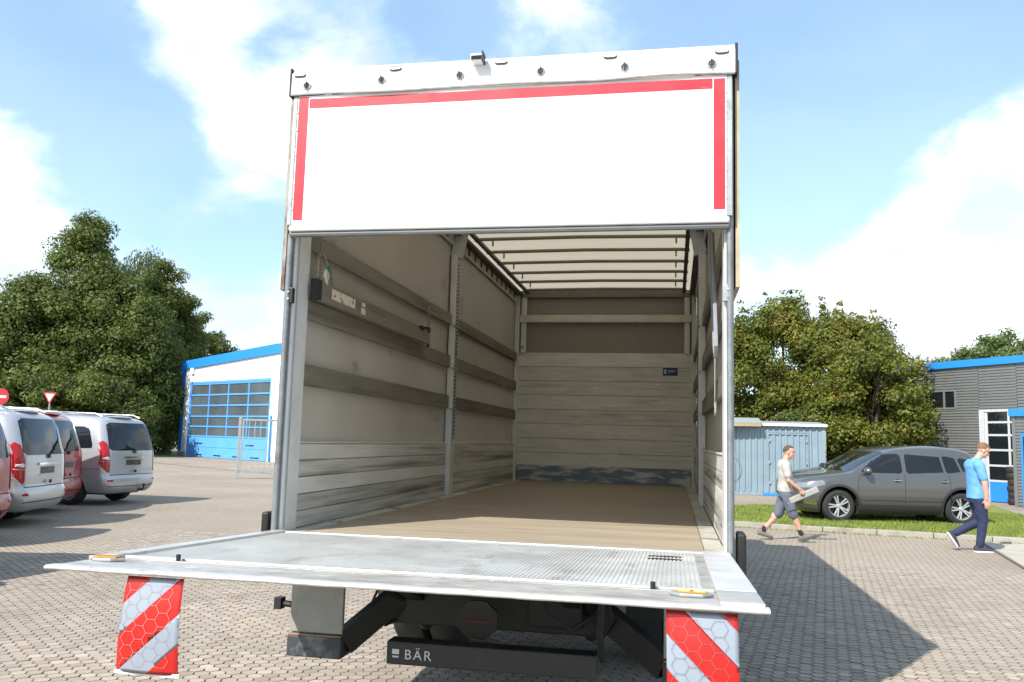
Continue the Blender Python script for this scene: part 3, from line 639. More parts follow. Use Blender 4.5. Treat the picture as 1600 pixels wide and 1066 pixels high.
flag(.948, 1.168, 1.142, .80, True)
# --- under the platform
def bx(nm, mat, a, bevel=.004, parent=truck): return MB().box(*a).build(nm, mat, parent, bevel=bevel)
m_brk = M('grey_lamp_carrier', (.27, .27, .245), .65, var=.2, scale=6, dirt=[((.55, .55, .53), 8, (1, 1, 1), .62, .70, .6), ((.08, .075, .06), 4, (1, 1, 1), .58, .74, .7)])
m_bump = M('scuffed_dark_bumper', (.035, .042, .047), .6, var=.2, dirt=[((.20, .21, .22), 5, (1, 1, 1), .52, .64, .8)])
for sx in (-1, 1):
    k = 1.0
    CX = -.92 if sx < 0 else 1.075
    br = bx('lamp_carrier', m_brk, (CX-.150, CX+.150, -.15, -.12, .60, .902))
    bx('tail_lamp_bar', M('red_white_tail_lamp', (.55, .03, .02), .3, var=.05, dirt=[((.8, .5, .4), 5, (1, 1, 1), .62, .66, .8)]), (CX*1.04-.22, CX*1.04+.20, -.16, -.125, .905, .945), parent=br)
    sl_ = MB()
    for (dx, dz) in ((-.06, .92-.60+.0), (.05, .20), (-.10, .22), (.0, .15), (.0, .12)): sl_.box(CX+dx-.012, CX+dx+.012, -.153, -.1495, .60+dz*.9, .607+dz*.9)
    sl_.build('carrier_slot', m_fwhite, br)
    bu = bx('bumper_end', m_bump, (CX-.155, CX+.155, -.17, .02, .475, .585), .008)
    bx('bumper_top', M('rusty_bumper_top', (.30, .19, .11), .8, var=.3, scale=8), (CX-.150, CX+.150, -.165, .015, .586, .592), 0, bu)
    MB().tube([(sx*1.0, -.08, .72), (sx*1.16, -.10, .735)], .018, 8).box(sx*1.16-.02, sx*1.16+.02, -.13, -.07, .705, .765).build('marker_arm', m_dark, br)
    # hinge arm from bumper to the chassis
    MB().bar((CX-sx*.14, -.10, .55), (sx*.52, .15, .80), .07, .13).build('bumper_arm', m_dark, truck)
    # lift arms and cylinders
    MB().bar((sx*.44, -.35, .99), (sx*.44, .75, .62), .08, .15).build('lift_arm', m_dark, truck)
    MB().tube([(sx*.56, -.30, .98), (sx*.50, .55, .54)], .026, 10).tube([(sx*.56, .1, .8), (sx*.50, .55, .54)], .042, 10).build('hydraulic_cylinder', m_dark, truck, smooth=True)
    MB().tube([(sx*.70, .05, .97), (sx*.62, .02, .86), (sx*.665, .0, .74), (sx*.60, .06, .62), (sx*.5, .2, .66)], .009, 6).build('hose', m_black, truck, smooth=True)
    # chassis rail, wheels, mudguard
    MB().box(sx*.42-.035, sx*.42+.035, .25, BL+2.0, .74, .98).build('chassis_rail', m_dark, truck)
    for k in (0, 1):
        yw = 2.35; xw = sx*(.78+.29*k)
        ty = MB(); ty.lathe([(.24, -.12), (.40, -.125), (.465, -.11), (.48, -.08), (.48, .08), (.465, .11), (.40, .125), (.24, .12)], (xw, yw, .48), (1, 0, 0), 28, closed=True)
        ty = ty.build('rear_tyre', m_tyre, truck, smooth=True)
        MB().lathe([(.005, .02), (.12, .03), (.16, .0), (.23, -.04), (.245, -.1), (.25, .1)], (xw, yw, .48), (sx, 0, 0), 24).build('wheel_rim', m_galv, ty, smooth=True)
    MB().box(sx*.93-.29, sx*.93+.29, 1.70, 1.715, .42, .98).build('mud_flap', m_black, truck)
    MB().box(sx*.93-.29, sx*.93+.29, 1.70, 3.0, 1.0, 1.02).build('mudguard', m_black, truck)
MB().box(-.41, .62, -.47, -.36, .555, .665).build('underrun_bar', m_bar, truck, bevel=.006)
bar = truck.children[-1]
lt = text_mesh('lettering', 'BÄR', .066, m_letter, .001, 1.25); link('lettering', lt, bar, loc=(-.318, -.4725, .585), rot=(R(90), 0, 0))
lg = MB(); lg.prism([(-.362+.018*(1 if q in (0, 3) else -1)+.004*dx, .6175+.012*(1 if q < 2 else -1)) for q, dx in ((0, 0), (1, 0), (2, 0), (3, 0))], lambda u, v, t: (u, t, v), -.4735, -.4705)
lg.box(-.378, -.346, -.4735, -.4705, .589, .598); lg.build('logo', m_letter, bar, bevel=.001)
MB().box(-.62, .62, .12, .26, .62, .80).build('lift_torsion_beam', m_dark, truck, bevel=.01)
MB().box(-.9, .9, .02, .10, .96, 1.045).build('rear_cross_member', m_dark, truck)
MB().box(-1.24, 1.24, .06, BL, 1.03, 1.068).build('floor_bearer', m_dark, truck)
cg = MB().prism([(.115*math.cos(a)-.02, .105*math.sin(a)) for a in [2*math.pi*i/8+.39 for i in range(8)]], lambda u, v, t: (u, t, .735+v), -.20, -.17)
sp = cg.build('round_reflector_plate', M('brown_plate', (.022, .018, .012), .6, var=.3, scale=8), truck, bevel=.004)
MB().box(-.09, .05, -.206, -.201, .725, .733).build('plate_mark', M('dull_red_mark', (.16, .012, .01), .6), sp)
MB().box(-.12, -.02, .04, .10, .80, .93).build('valve_block', m_dark, truck); MB().box(-.25, -.22, -.03, .0, .84, .91).build('yellow_tag', M('yellow_tag', (.55, .5, .05), .5), truck)
MB().tube([(.3, -.12, .92), (.33, -.14, .78), (.45, -.1, .70), (.6, -.05, .78), (.65, 0, .92)], .012, 6).build('hose', m_black, truck, smooth=True)
MB().tube([(.62, -.1, .95), (.60, -.12, .7), (.62, -.1, .55)], .02, 6).build('hose', m_black, truck, smooth=True)
MB().box(.2, .5, .05, .35, .66, .93).build('pump_unit', m_dark, truck, bevel=.02)
MB().tube([(0, 2.35, .48), (-1.0, 2.35, .48)], .07, 10).tube([(0, 2.35, .48), (1.0, 2.35, .48)], .07, 10).ell((0, 2.35, .48), (.2, .22, .2)).build('rear_axle', m_dark, truck, smooth=True)
# --- cab ahead of the box
cabp = [(7.55, .55), (9.35, .50), (9.42, 1.2), (9.36, 1.75), (9.05, 2.75), (8.8, 2.88), (7.7, 2.90), (7.55, 2.8)]
cab = MB().prism(cabp, lambda u, v, t: (t, u, v), -1.12, 1.12).build('cab', m_white, truck, bevel=.05)
for sx in (-1, 1):
    MB().prism([(8.25, 1.72), (9.20, 1.70), (8.95, 2.55), (8.25, 2.6)], lambda u, v, t: (t, u, v), sx*1.115, sx*1.128).build('cab_window', m_glass, cab)
    fw = MB(); fw.lathe([(.24, -.12), (.40, -.125), (.47, -.1), (.48, 0), (.47, .1), (.40, .125), (.24, .12)], (sx*1.0, 8.7, .48), (1, 0, 0), 24, closed=True); fw.build('front_tyre', m_tyre, truck, smooth=True)
MB().prism([(-1.0, 0), (1.0, 0), (.92, 1), (-.92, 1)], lambda u, v, t: (u, 9.372-.30*v+t, 1.80+.88*v), 0, .012).build('windscreen', m_glass, cab)

# ================================================================== beam hanging on chains inside the left wall
beam = thing('hanging_board', 'grey-beige board with white label hung on chains inside the left truck wall', 'board', (-1.185, 1.42, 2.48))
MB().box(-.022, .022, -1.17, 1.20, .0, .125).build('board', m_board, beam, bevel=.006)
MB().box(.0225, .0245, -1.02, -.62, .035, .100).build('label', m_label, beam)
MB().box(.0225, .0245, -.50, -.42, .02, .065).box(.0225, .0245, -.49, -.43, .075, .10).build('small_print', m_label, beam)
MB().box(-.024, .024, -1.245, -1.172, .0, .125).build('end_grip', m_black, beam, bevel=.006)
MB().tube([(0, 1.205, .06), (0, 1.235, .055), (0, 1.24, .0), (0, 1.20, -.012)], .012, 8).box(-.02, .026, 1.12, 1.20, .105, .15).build('end_clamp', m_dark, beam)
MB().ell((.023, .95, .118), (.01, .085, .02)).build('handle_hole', m_seam, beam)
for y, z1, k in ((-1.17, .42, 13), (1.22, .38, 12)):
    c = MB()
    for i in range(k):
        z = .12 + (z1-.12)*i/k; a = (i % 2)*math.pi/2
        c.tube([(math.cos(a)*.010*math.cos(q), y+math.sin(a)*.010*math.cos(q), z+.012+.016*math.sin(q)) for q in [2*math.pi*s/8 for s in range(9)]], .0035, 5, cap=False)
    c.build('chain', m_chain, beam)
    MB().tube([(-.0, y, z1), (-.02, y, z1+.03), (-.045, y, z1+.02)], .006, 6).build('chain_hook', m_galv, beam)
c = MB(); c.tube([(.01, -1.22, .13), (.015, -1.23, .25), (.0, -1.20, .33)], .004, 5).tube([(.0, -1.12, .13), (.03, -1.10, .22), (.01, -1.15, .3)], .004, 5); c.build('cord', m_chain, beam)
for i, (dy, dz, mt) in enumerate(((-1.14, .16, m_label), (-1.10, .19, M('green_rag', (.02, .22, .13), .7)), (-1.12, .145, M('pale_rag', (.5, .4, .36), .8)), (-1.07, .13, m_board))):
    MB().obox((.03, dy, dz), (Vector((1, .3, .4*i)), Vector((-.2, 1, -.6)), Vector((.1*i, .5, 1))), (.008, .035, .022)).build('tied_tag', mt, beam)
# ================================================================== VEHICLES (loft of horizontal outlines, x forward, y left)
class Loft:
    def __init__(s, levels, br=.06, bf=.10, k=.04, nlev=72, smooth=3):
        L = np.array(levels, float); z = L[:, 0]
        zz = np.linspace(z[0], z[-1], nlev)
        T = np.array([[np.interp(q, z, L[:, c]) for c in range(L.shape[1])] for q in zz])
        for _ in range(smooth):
            T[1:-1, 1:] = .25*T[:-2, 1:] + .5*T[1:-1, 1:] + .25*T[2:, 1:]
        s.T = T; s.br, s.bf, s.k = br, bf, k
        s.xm = (L[:, 1].min()+L[:, 2].max())/2; s.hl = (L[:, 2].max()-L[:, 1].min())/2
    def row(s, z): return [np.interp(z, s.T[:, 0], s.T[:, c]) for c in range(1, s.T.shape[1])]
    def half(s, z):
        xr, xf, w, rr, rf, rc = s.row(z); span = xf-xr; rr = min(rr, span*.3); rf = min(rf, span*.3); rc = min(rc, w*.6)
        br, bf = min(s.br, span*.1), min(s.bf, span*.1); P = []
        for y in np.linspace(0, w-rc, 6)[:-1]: P.append((xr+br*(y/w)**2, y))
        for t in np.linspace(0, math.pi/2, 8):
            y = w-rc+rc*math.sin(t); P.append((xr+br*(y/w)**2+rr*(1-math.cos(t)), y))
        a = xr+br+rr; b = xf-bf-rf
        for x in np.linspace(a, b, 26)[1:-1]: P.append((x, w))
        for t in np.linspace(math.pi/2, 0, 8):
            y = w-rc+rc*math.sin(t); P.append((xf-bf*(y/w)**2-rf*(1-math.cos(t)), y))
        for y in np.linspace(w-rc, 0, 6)[1:]: P.append((xf-bf*(y/w)**2, y))
        return [(x, y*(1-s.k*((x-s.xm)/s.hl)**4)) for x, y in P]
    def side(s, x, z):
        P = s.half(z); return float(np.interp(x, [p[0] for p in P], [p[1] for p in P]))
    def rear(s, y, z):
        P = s.half(z); k = len(P)//2; return float(np.interp(abs(y), [p[1] for p in P[:k]], [p[0] for p in P[:k]]))
    def front(s, y, z):
        P = s.half(z)[::-1]; k = len(P)//2; return float(np.interp(abs(y), [p[1] for p in P[:k]], [p[0] for p in P[:k]]))
    def body(s, name, mat, parent, arches):
        mb = MB(); rings = []
        for z in s.T[:, 0]:
            H = s.half(z); ring = [(x, y, z) for x, y in H] + [(x, -y, z) for x, y in H[-2:0:-1]]; rings.append(ring)
        n = len(rings[0]); vs = [v for r_ in rings for v in r_]; k = len(rings)
        fs = [(i*n+j, i*n+(j+1) % n, (i+1)*n+(j+1) % n, (i+1)*n+j) for i in range(k-1) for j in range(n)]
        fs += [tuple(range(n-1, -1, -1)), tuple((k-1)*n+j for j in range(n))]
        mb.add(vs, fs); o = mb.build(name, [mat, m_seam], None)
        cut = MB()
        for (ax, az, ar) in arches:
            for sd in (-1, 1): cut.lathe([(.001, .42), (ar, .42), (ar, 1.3), (.001, 1.3)], (ax, 0, az), (0, sd, 0), 36)
        co = cut.build('cutter', m_seam); md = o.modifiers.new('b', 'BOOLEAN'); md.object = co; md.operation = 'DIFFERENCE'; md.solver = 'EXACT'; md.material_mode = 'TRANSFER'
        me = evaluated(o, name); bpy.data.objects.remove(o); bpy.data.objects.remove(co)
        me.polygons.foreach_set('use_smooth', [True]*len(me.polygons)); me.set_sharp_from_angle(angle=R(50))
        return link(name, me, parent)
    def patch(s, where, poly, name, mat, parent, off=.006, nr=10, nc=14, sd=1, depth=.02):
        """convex polygon in (x,z) on a side, or (y,z) on rear/front, laid on the surface"""
        z0, z1 = min(p[1] for p in poly), max(p[1] for p in poly); grid = []
        for i in range(nr+1):
            z = z0+(z1-z0)*i/nr; zq = min(max(z, z0+1e-5), z1-1e-5); xs = []
            for a in range(len(poly)):
                p, q = poly[a], poly[(a+1) % len(poly)]
                if (p[1]-zq)*(q[1]-zq) <= 0 and p[1] != q[1]: xs.append(p[0]+(q[0]-p[0])*(zq-p[1])/(q[1]-p[1]))
            a, b = min(xs), max(xs); grid.append([(a+(b-a)*j/nc, z) for j in range(nc+1)])
        def P(u, z, o):
            if where == 'side': return (u, sd*(s.side(u, z)+o), z)
            if where == 'rear': return (s.rear(u, z)-o, u, z)
            return (s.front(u, z)+o, u, z)
        mb = MB(); vs = [P(u, z, off) for r_ in grid for u, z in r_]; C = nc+1
        fs = [(i*C+j, i*C+j+1, (i+1)*C+j+1, (i+1)*C+j) for i in range(nr) for j in range(nc)]
        bd = [(0, j) for j in range(nc)] + [(i, nc) for i in range(nr)] + [(nr, j) for j in range(nc, 0, -1)] + [(i, 0) for i in range(nr, 0, -1)]
        o = len(vs); vs += [P(*grid[i][j], off-depth) for i, j in bd]; m_ = len(bd)
        fs += [(bd[q][0]*C+bd[q][1], o+q, o+(q+1) % m_, bd[(q+1) % m_][0]*C+bd[(q+1) % m_][1]) for q in range(m_)]
        mb.add(vs, fs); return mb.build(name, mat, parent, smooth=True)
def rpoly(P, r=.05, n=4):
    out_ = []; k = len(P)
    for i in range(k):
        a, b, c = Vector(P[i-1]), Vector(P[i]), Vector(P[(i+1) % k]); q0 = b+(a-b).normalized()*min(r, (a-b).length*.45); q1 = b+(c-b).normalized()*min(r, (c-b).length*.45)
        for t in range(n+1):
            u = t/n; p = q0*(1-u)**2 + b*2*u*(1-u) + q1*u*u; out_.append((p.x, p.y))
    return out_
def wheel(parent, c, sd, rad=.35, wid=.23, spokes=5, name='wheel'):
    """c: centre of the outer face"""
    w = bpy.data.objects.new(name, None); COL.objects.link(w); w.parent = parent; w.location = c
    h = wid; s_ = sd
    MB().lathe([(rad*.66, 0), (rad*.80, .012), (rad*.93, .0), (rad, -.03), (rad, -h+.03), (rad*.93, -h), (rad*.66, -h)], (0, 0, 0), (0, s_, 0), 36, closed=True).build('tyre', m_tyre, w, smooth=True)
    MB().lathe([(rad*.665, -.004), (rad*.64, -.006), (rad*.61, -.03), (rad*.60, -h)], (0, 0, 0), (0, s_, 0), 36).build('rim', m_rim, w, smooth=True)
    MB().lathe([(.001, -.085), (rad*.62, -.085)], (0, 0, 0), (0, s_, 0), 24).build('brake_disc', m_dark, w)
    sp_ = MB(); n = spokes
    for i in range(n):
        for dv in (-.16, .16):
            a = 2*math.pi*i/n; a0, a1 = a+dv*1.3, a+dv
            p0 = Vector((math.cos(a0)*.055, -s_*.028, math.sin(a0)*.055)); p1 = Vector((math.cos(a1)*rad*.63, -s_*.016, math.sin(a1)*rad*.63))
            sp_.bar(p0, p1, .032, .03, up=(0, s_, 0))
    sp_.lathe([(.001, -.004), (.045, -.006), (.06, -.03)], (0, 0, 0), (0, s_, 0), 16)
    sp_.build('spokes', m_rim, w, bevel=.004)
    return w

def make_suv(paint, label, loc, rz):
    t = thing('parked_suv', label, 'car', loc, rz)
    #        z     xr     xf    w     rr   rf   rc
    Lv = [(.20, -2.02, 2.02, .78, .25, .35, .22), (.28, -2.12, 2.12, .85, .25, .40, .24), (.42, -2.20, 2.20, .885, .22, .42, .25), (.60, -2.21, 2.215, .905, .22, .42, .25),
          (.76, -2.20, 2.19, .905, .22, .45, .26), (.88, -2.17, 2.11, .900, .24, .48, .28), (.955, -2.16, 1.93, .892, .25, .55, .30), (1.01, -2.15, 1.62, .885, .25, .50, .26), (1.05, -2.14, 1.28, .88, .25, .40, .22),
          (1.085, -2.13, 1.05, .872, .25, .30, .20), (1.18, -2.10, .90, .845, .27, .25, .18), (1.35, -2.03, .60, .79, .28, .25, .17), (1.50, -1.93, .32, .735, .30, .28, .17), (1.58, -1.84, .14, .70, .32, .30, .18),
          (1.635, -1.70, -.06, .655, .35, .35, .22), (1.67, -1.50, -.30, .58, .35, .40, .25), (1.69, -1.2, -.62, .44, .2, .2, .2)]
    Lv = [(a[0], a[1]+.10) + a[2:] for a in Lv]
    F = Loft(Lv, .07, .10, .05); F.body('body', paint, t, ((1.32, .36, .415), (-1.36, .36, .415)))
    for sd in (1, -1):
        F.patch('side', rpoly([(.86, 1.085), (.20, 1.085), (-.07, 1.085), (-.07, 1.50), (.32, 1.50)], .05), 'front_side_window', m_glass, t, sd=sd)
        F.patch('side', rpoly([(-.16, 1.085), (-.98, 1.10), (-.93, 1.49), (-.16, 1.50)], .04), 'rear_side_window', m_glass, t, sd=sd)
        F.patch('side', rpoly([(-1.04, 1.11), (-1.36, 1.12), (-1.26, 1.46), (-.99, 1.485)], .04), 'quarter_window', m_glass, t, sd=sd)
        F.patch('side', rpoly([(-1.42, 1.13), (-1.76, 1.17), (-1.58, 1.42), (-1.32, 1.455)], .07), 'quarter_window', m_glass, t, sd=sd)
        F.patch('side', [(.98, 1.052), (-1.9, 1.085), (-1.9, 1.097), (.98, 1.066)], 'window_trim', m_chrome, t, off=.010, nr=1, nc=40, sd=sd)
        for a, b in ((.88, .95), (-.115, -.11), (-1.10, -1.12)):
            F.patch('side', [(b-.004, .42), (b+.004, .42), (a+.004, 1.06), (a-.004, 1.06)], 'door_gap', m_seam, t, off=.002, nc=1, sd=sd)
        F.patch('side', [(.86, .205), (-.91, .205), (-.91, .40), (.86, .40)], 'sill_cladding', m_plastic, t, off=.012, nr=4, nc=20, sd=sd)
        F.patch('side', [(.86, .50), (-.91, .50), (-.91, .53), (.86, .53)], 'door_strip', paint, t, off=.014, nr=3, nc=20, sd=sd)
        for ax in (1.32, -1.36):
            a_ = MB(); K = 22; prev = None; vs = []
            for i in range(K+1):
                th = math.pi*(-.06+1.12*i/K)
                for rr_ in (.412, .462):
                    x, z = ax+rr_*math.cos(th), max(.36+rr_*math.sin(th), .215); y = F.side(x, z)
                    for o_ in (.014, -.02): vs.append((x, sd*(y+o_), z))
            a_.add(vs, [q for i in range(K) for q in ((i*4, i*4+2, i*4+6, i*4+4), (i*4, i*4+4, i*4+5, i*4+1), (i*4+2, i*4+3, i*4+7, i*4+6))]); a_.build('wheel_arch_trim', m_plastic, t, smooth=True)
            wheel(t, (ax, sd*(F.side(ax, .9)-.035), .35), sd, .352)
        for x in (.05, -.98):
            y = F.side(x, .93); h_ = MB().box(x-.085, x+.085, sd*(y+.022)-.012, sd*(y+.022)+.012, .915, .938); h_.build('door_handle', m_chrome, t, bevel=.008)
            MB().ell((x, sd*(y+.0), .925), (.06, .012, .035)).build('handle_recess', m_seam, t)
        y = F.side(.72, 1.1); mr_ = MB().ell((.74, sd*(y+.13), 1.115), (.085, .115, .085), 14, 10).build('door_mirror', paint, t, smooth=True); MB().bar((.72, sd*(y-.01), 1.075), (.73, sd*(y+.09), 1.085), .05, .03).build('mirror_arm', m_plastic, mr_)
        F.patch('side', rpoly([(1.62, .80), (2.02, .70), (2.02, .80), (1.66, .905)], .03), 'headlight', m_headl, t, sd=sd, off=.008)
        F.patch('front', rpoly([(sd*.50, .72), (sd*.86, .72), (sd*.88, .86), (sd*.52, .82)], .02), 'headlight', m_headl, t, off=.006)
        F.patch('front', rpoly([(sd*.50, .37), (sd*.80, .36), (sd*.80, .46), (sd*.52, .47)], .02), 'fog_light_grille', m_plastic, t, off=.006)
        F.patch('side', rpoly([(1.80, .36), (2.06, .38), (2.04, .46), (1.82, .46)], .02), 'fog_light', m_chrome, t, sd=sd, off=.006)
        F.patch('rear', rpoly([(sd*.58, .82), (sd*.85, .80), (sd*.86, .98), (sd*.60, 1.0)], .02), 'tail_light', m_tail, t, off=.006)
    F.patch('front', rpoly([(-.64, 1.10), (.64, 1.10), (.56, 1.54), (-.56, 1.54)], .06), 'windscreen', m_glass, t, off=.006, nr=14)
    F.patch('rear', rpoly([(-.60, 1.16), (.60, 1.16), (.52, 1.50), (-.52, 1.50)], .06), 'rear_window', m_glass, t)
    F.patch('front', rpoly([(-.46, .70), (.46, .70), (.48, .82), (-.48, .82)], .02), 'grille', m_plastic, t, off=.006)
    F.patch('front', [(-.26, .48), (.26, .48), (.26, .59), (-.26, .59)], 'number_plate', m_plate, t, off=.012)
    F.patch('rear', [(-.26, .72), (.26, .72), (.26, .83), (-.26, .83)], 'number_plate', m_plate, t, off=.012)
    MB().tube([(-1.5, 0, 1.66), (-1.68, 0, 1.84)], .004, 5).build('aerial', m_black, t)
    return t
def front_wheel_place(fx, fy, rx_, ry_):
    a = math.atan2(fy-ry_, fx-rx_); return a
# near car: front and rear wheel on the grass
fa, ra = Vector((4.50, 15.02, .09)), Vector((7.06, 15.55, .09))
ang = math.atan2(fa.y-ra.y, fa.x-ra.x); hv = Vector((math.cos(ang), math.sin(ang), 0)); lv = Vector((-hv.y, hv.x, 0))
cc = fa - hv*1.32 - lv*.88
make_suv(m_greycar, 'graphite grey SUV parked side-on on the grass behind the kerb', (cc.x, cc.y, .085), ang)
c2 = cc - lv*2.45 - hv*.74
make_suv(m_blackcar, 'dark blue-grey SUV mostly hidden behind the graphite grey one', (c2.x, c2.y, .085), ang+R(2))

def make_van(paint, label, loc, rz, hitch=True, extra=None):
    t = thing('passenger_van', label, 'van', loc, rz, 'vans parked in a row')
    Lv = [(.26, .10, 4.70, .80, .22, .4, .2), (.34, .03, 4.82, .88, .2, .4, .2), (.46, .0, 4.92, .93, .18, .42, .2), (.60, .01, 4.95, .945, .18, .45, .2), (.64, .045, 4.95, .945, .16, .45, .2), (.80, .05, 4.92, .95, .16, .45, .2),
          (.98, .06, 4.80, .95, .16, .5, .2), (1.08, .065, 4.55, .945, .16, .5, .2), (1.14, .07, 4.20, .94, .16, .4, .2), (1.20, .08, 4.0, .935, .17, .35, .2), (1.40, .13, 3.70, .905, .18, .3, .19), (1.65, .21, 3.34, .86, .2, .3, .18),
          (1.80, .27, 3.08, .825, .24, .3, .18), (1.88, .34, 2.90, .785, .3, .35, .2), (1.935, .48, 2.65, .70, .35, .4, .25), (1.965, .75, 2.3, .55, .3, .3, .25), (1.975, 1.1, 2.0, .35, .2, .2, .2)]
    F = Loft(Lv, .05, .12, .02); F.body('body', paint, t, ((.98, .36, .41), (4.08, .36, .41)))
    dark = paint is m_redcar
    F.patch('rear', rpoly([(-.80, 1.19), (.80, 1.19), (.72, 1.80), (-.72, 1.80)], .10), 'rear_window', m_glass, t, off=.008, nr=14)
    F.patch('rear', rpoly([(-.36, 1.02), (.36, 1.02), (.35, 1.055), (-.35, 1.055)], .01), 'plate_light_strip', m_chrome if not dark else paint, t, off=.028, nr=3)
    F.patch('rear', [(-.26, .87), (.26, .87), (.26, .985), (-.26, .985)], 'number_plate', m_plate, t, off=.010, nr=3)
    F.patch('rear', [(-.30, .845), (.30, .845), (.30, .86), (-.30, .86)], 'plate_frame', paint, t, off=.016, nr=2)
    F.patch('rear', [(-.78, .655), (.78, .655), (.78, .668), (-.78, .668)], 'tailgate_gap', m_seam, t, off=.006, nr=2, nc=40)
    F.patch('rear', [(-.80, .405), (.80, .405), (.80, .418), (-.80, .418)], 'bumper_gap', m_seam, t, off=.006, nr=2, nc=40)
    MB().ell((-.005, 0, .735), (.02, .05, .035)).build('tailgate_handle', m_plastic, t)
    w_ = MB(); w_.bar((.085, -.02, 1.17), (.115, -.52, 1.24), .02, .014); w_.box(.04, .09, -.06, .02, 1.13, 1.20); w_.build('rear_wiper', m_plastic, t, bevel=.004)
    for sd in (1, -1):
        tl = F.patch('rear', rpoly([(sd*.785, .74), (sd*.82, .70), (sd*.94, .86), (sd*.91, 1.40), (sd*.82, 1.40), (sd*.79, 1.18)], .04), 'tail_light', m_tail, t, off=.012, nr=16, nc=8)
        F.patch('rear', rpoly([(sd*.80, .985), (sd*.92, 1.0), (sd*.915, 1.05), (sd*.80, 1.06)], .02), 'tail_light_lens', m_tailw, tl, off=.016, nr=4, nc=6)
        F.patch('rear', [(sd*.80, .945), (sd*.928, .955), (sd*.928, .968), (sd*.80, .958)], 'tail_light_band', m_tailw, tl, off=.016, nr=2, nc=6)
        F.patch('rear', rpoly([(sd*.70, .52), (sd*.84, .52), (sd*.84, .56), (sd*.70, .56)], .01), 'bumper_reflector', m_tail, t, off=.008, nr=2)
        F.patch('side', rpoly([(.42, 1.22), (1.62, 1.20), (1.62, 1.70), (.62, 1.70)], .12), 'rear_side_window', m_glass, t, sd=sd, nr=14)
        F.patch('side', rpoly([(1.75, 1.20), (2.75, 1.19), (2.75, 1.70), (1.75, 1.70)], .06), 'side_window', m_glass, t, sd=sd)
        F.patch('side', rpoly([(2.88, 1.19), (3.80, 1.19), (3.25, 1.68), (2.88, 1.70)], .06), 'front_side_window', m_glass, t, sd=sd)
        for x in (1.68, 2.80, 3.62): F.patch('side', [(x-.004, .42), (x+.004, .42), (x+.004, 1.18), (x-.004, 1.18)], 'door_gap', m_seam, t, off=.002, nc=1, sd=sd)
        F.patch('side', [(.2, .795), (4.6, .80), (4.6, .825), (.2, .82)], 'side_moulding', paint, t, off=.014, nr=3, nc=40, sd=sd)
        F.patch('front', rpoly([(sd*.55, .78), (sd*.88, .78), (sd*.86, 1.0), (sd*.6, .96)], .03), 'headlight', m_headl, t)
        y = F.side(3.6, 1.2); MB().ell((3.62, sd*(y+.13), 1.24), (.08, .11, .11)).build('door_mirror', paint, t, smooth=True)
        for ax in (.98, 4.08): wheel(t, (ax, sd*(F.side(ax, .95)-.045), .35), sd, .352, .24)
        MB().tube([(.45, sd*.66, 1.93), (.62, sd*.67, 1.99), (1.8, sd*.66, 2.01), (2.5, sd*.64, 1.985), (2.65, sd*.62, 1.94)], .017, 8).build('roof_rail', m_chrome, t, smooth=True)
    F.patch('front', rpoly([(-.70, 1.16), (.70, 1.16), (.60, 1.78), (-.60, 1.78)], .08), 'windscreen', m_glass, t)
    MB().ell((.50, 0, 1.925), (.16, .42, .035), 16, 8).build('roof_spoiler', paint, t, smooth=True)
    if hitch: MB().tube([(.15, -.25, .30), (-.06, -.25, .32), (-.075, -.25, .40)], .02, 8).ell((-.075, -.25, .42), (.03, .03, .03)).build('tow_hitch', m_dark, t)
    MB().box(.3, 4.5, -.6, .6, .22, .30).build('underbody', m_dark, t)
    return t
def van_at(rl, rr_, **k):
    """rear-left and rear-right corner on the ground"""
    rl, rr_ = Vector(rl), Vector(rr_); c = (rl+rr_)/2; d = (rr_-rl).normalized(); hx, hy = -d.y, d.x
    return (c.x, c.y, 0), math.atan2(hy, hx)
for (rl, rr_, paint, lab, hitch) in [
    ((-10.98, 11.95), (-10.98, 13.82), m_silver, 'silver van with roof rails and tow hitch, end of the row towards the white hall', True),
    ((-10.62, 9.78), (-11.15, 11.50), m_redcar, 'red van parked between two silver vans', False),
    ((-9.42, 7.72), (-9.95, 9.50), m_silver, 'silver van between two red vans in the parked row', False),
    ((-8.40, 5.15), (-8.87, 6.98), m_redcar, 'red van at the edge of view, beside a silver van', True),
    ((-6.62, 2.45), (-6.97, 4.25), m_silver, 'silver van out of sight whose shadow falls on the paving', False),
    ((-6.3, .25), (-6.55, 2.05), m_silver, 'second silver van out of sight, its shadow on the paving', False)]:
    loc, rz = van_at(rl, rr_); make_van(paint, lab, loc, rz, hitch)
# ================================================================== BUILDINGS
m_wclad = M('white_cladding', (.76, .77, .77), .5, var=.03, scale=1)
m_bfas = M('bright_blue_trim', (.02, .22, .68), .45, var=.04)
m_bpanel = M('light_blue_door', (.11, .36, .74), .4, var=.06, scale=.6)
m_bframe = M('blue_door_frame', (.10, .33, .72), .4, var=.04)
m_pane = M('hall_glass', (.085, .105, .115), .06, var=.4, scale=.35, spec=.6)
m_plinth = M('grey_plinth', (.30, .29, .27), .85, var=.15)
# --- white hall on the left; local u along the front, v into the building
HA = Vector((-31.8, 47.9, 0)); ht = Vector((.8545, -.5195, 0)); hang = math.atan2(ht.y, ht.x)
hall = thing('workshop_hall', 'white clad workshop hall with blue trim and big blue glazed door', 'building', HA, hang)
UW = 22.0
def eave(u): return 6.36 + .052*u if u < 11.5 else 6.36+.052*11.5 - .052*(u-11.5)
rib = MB()
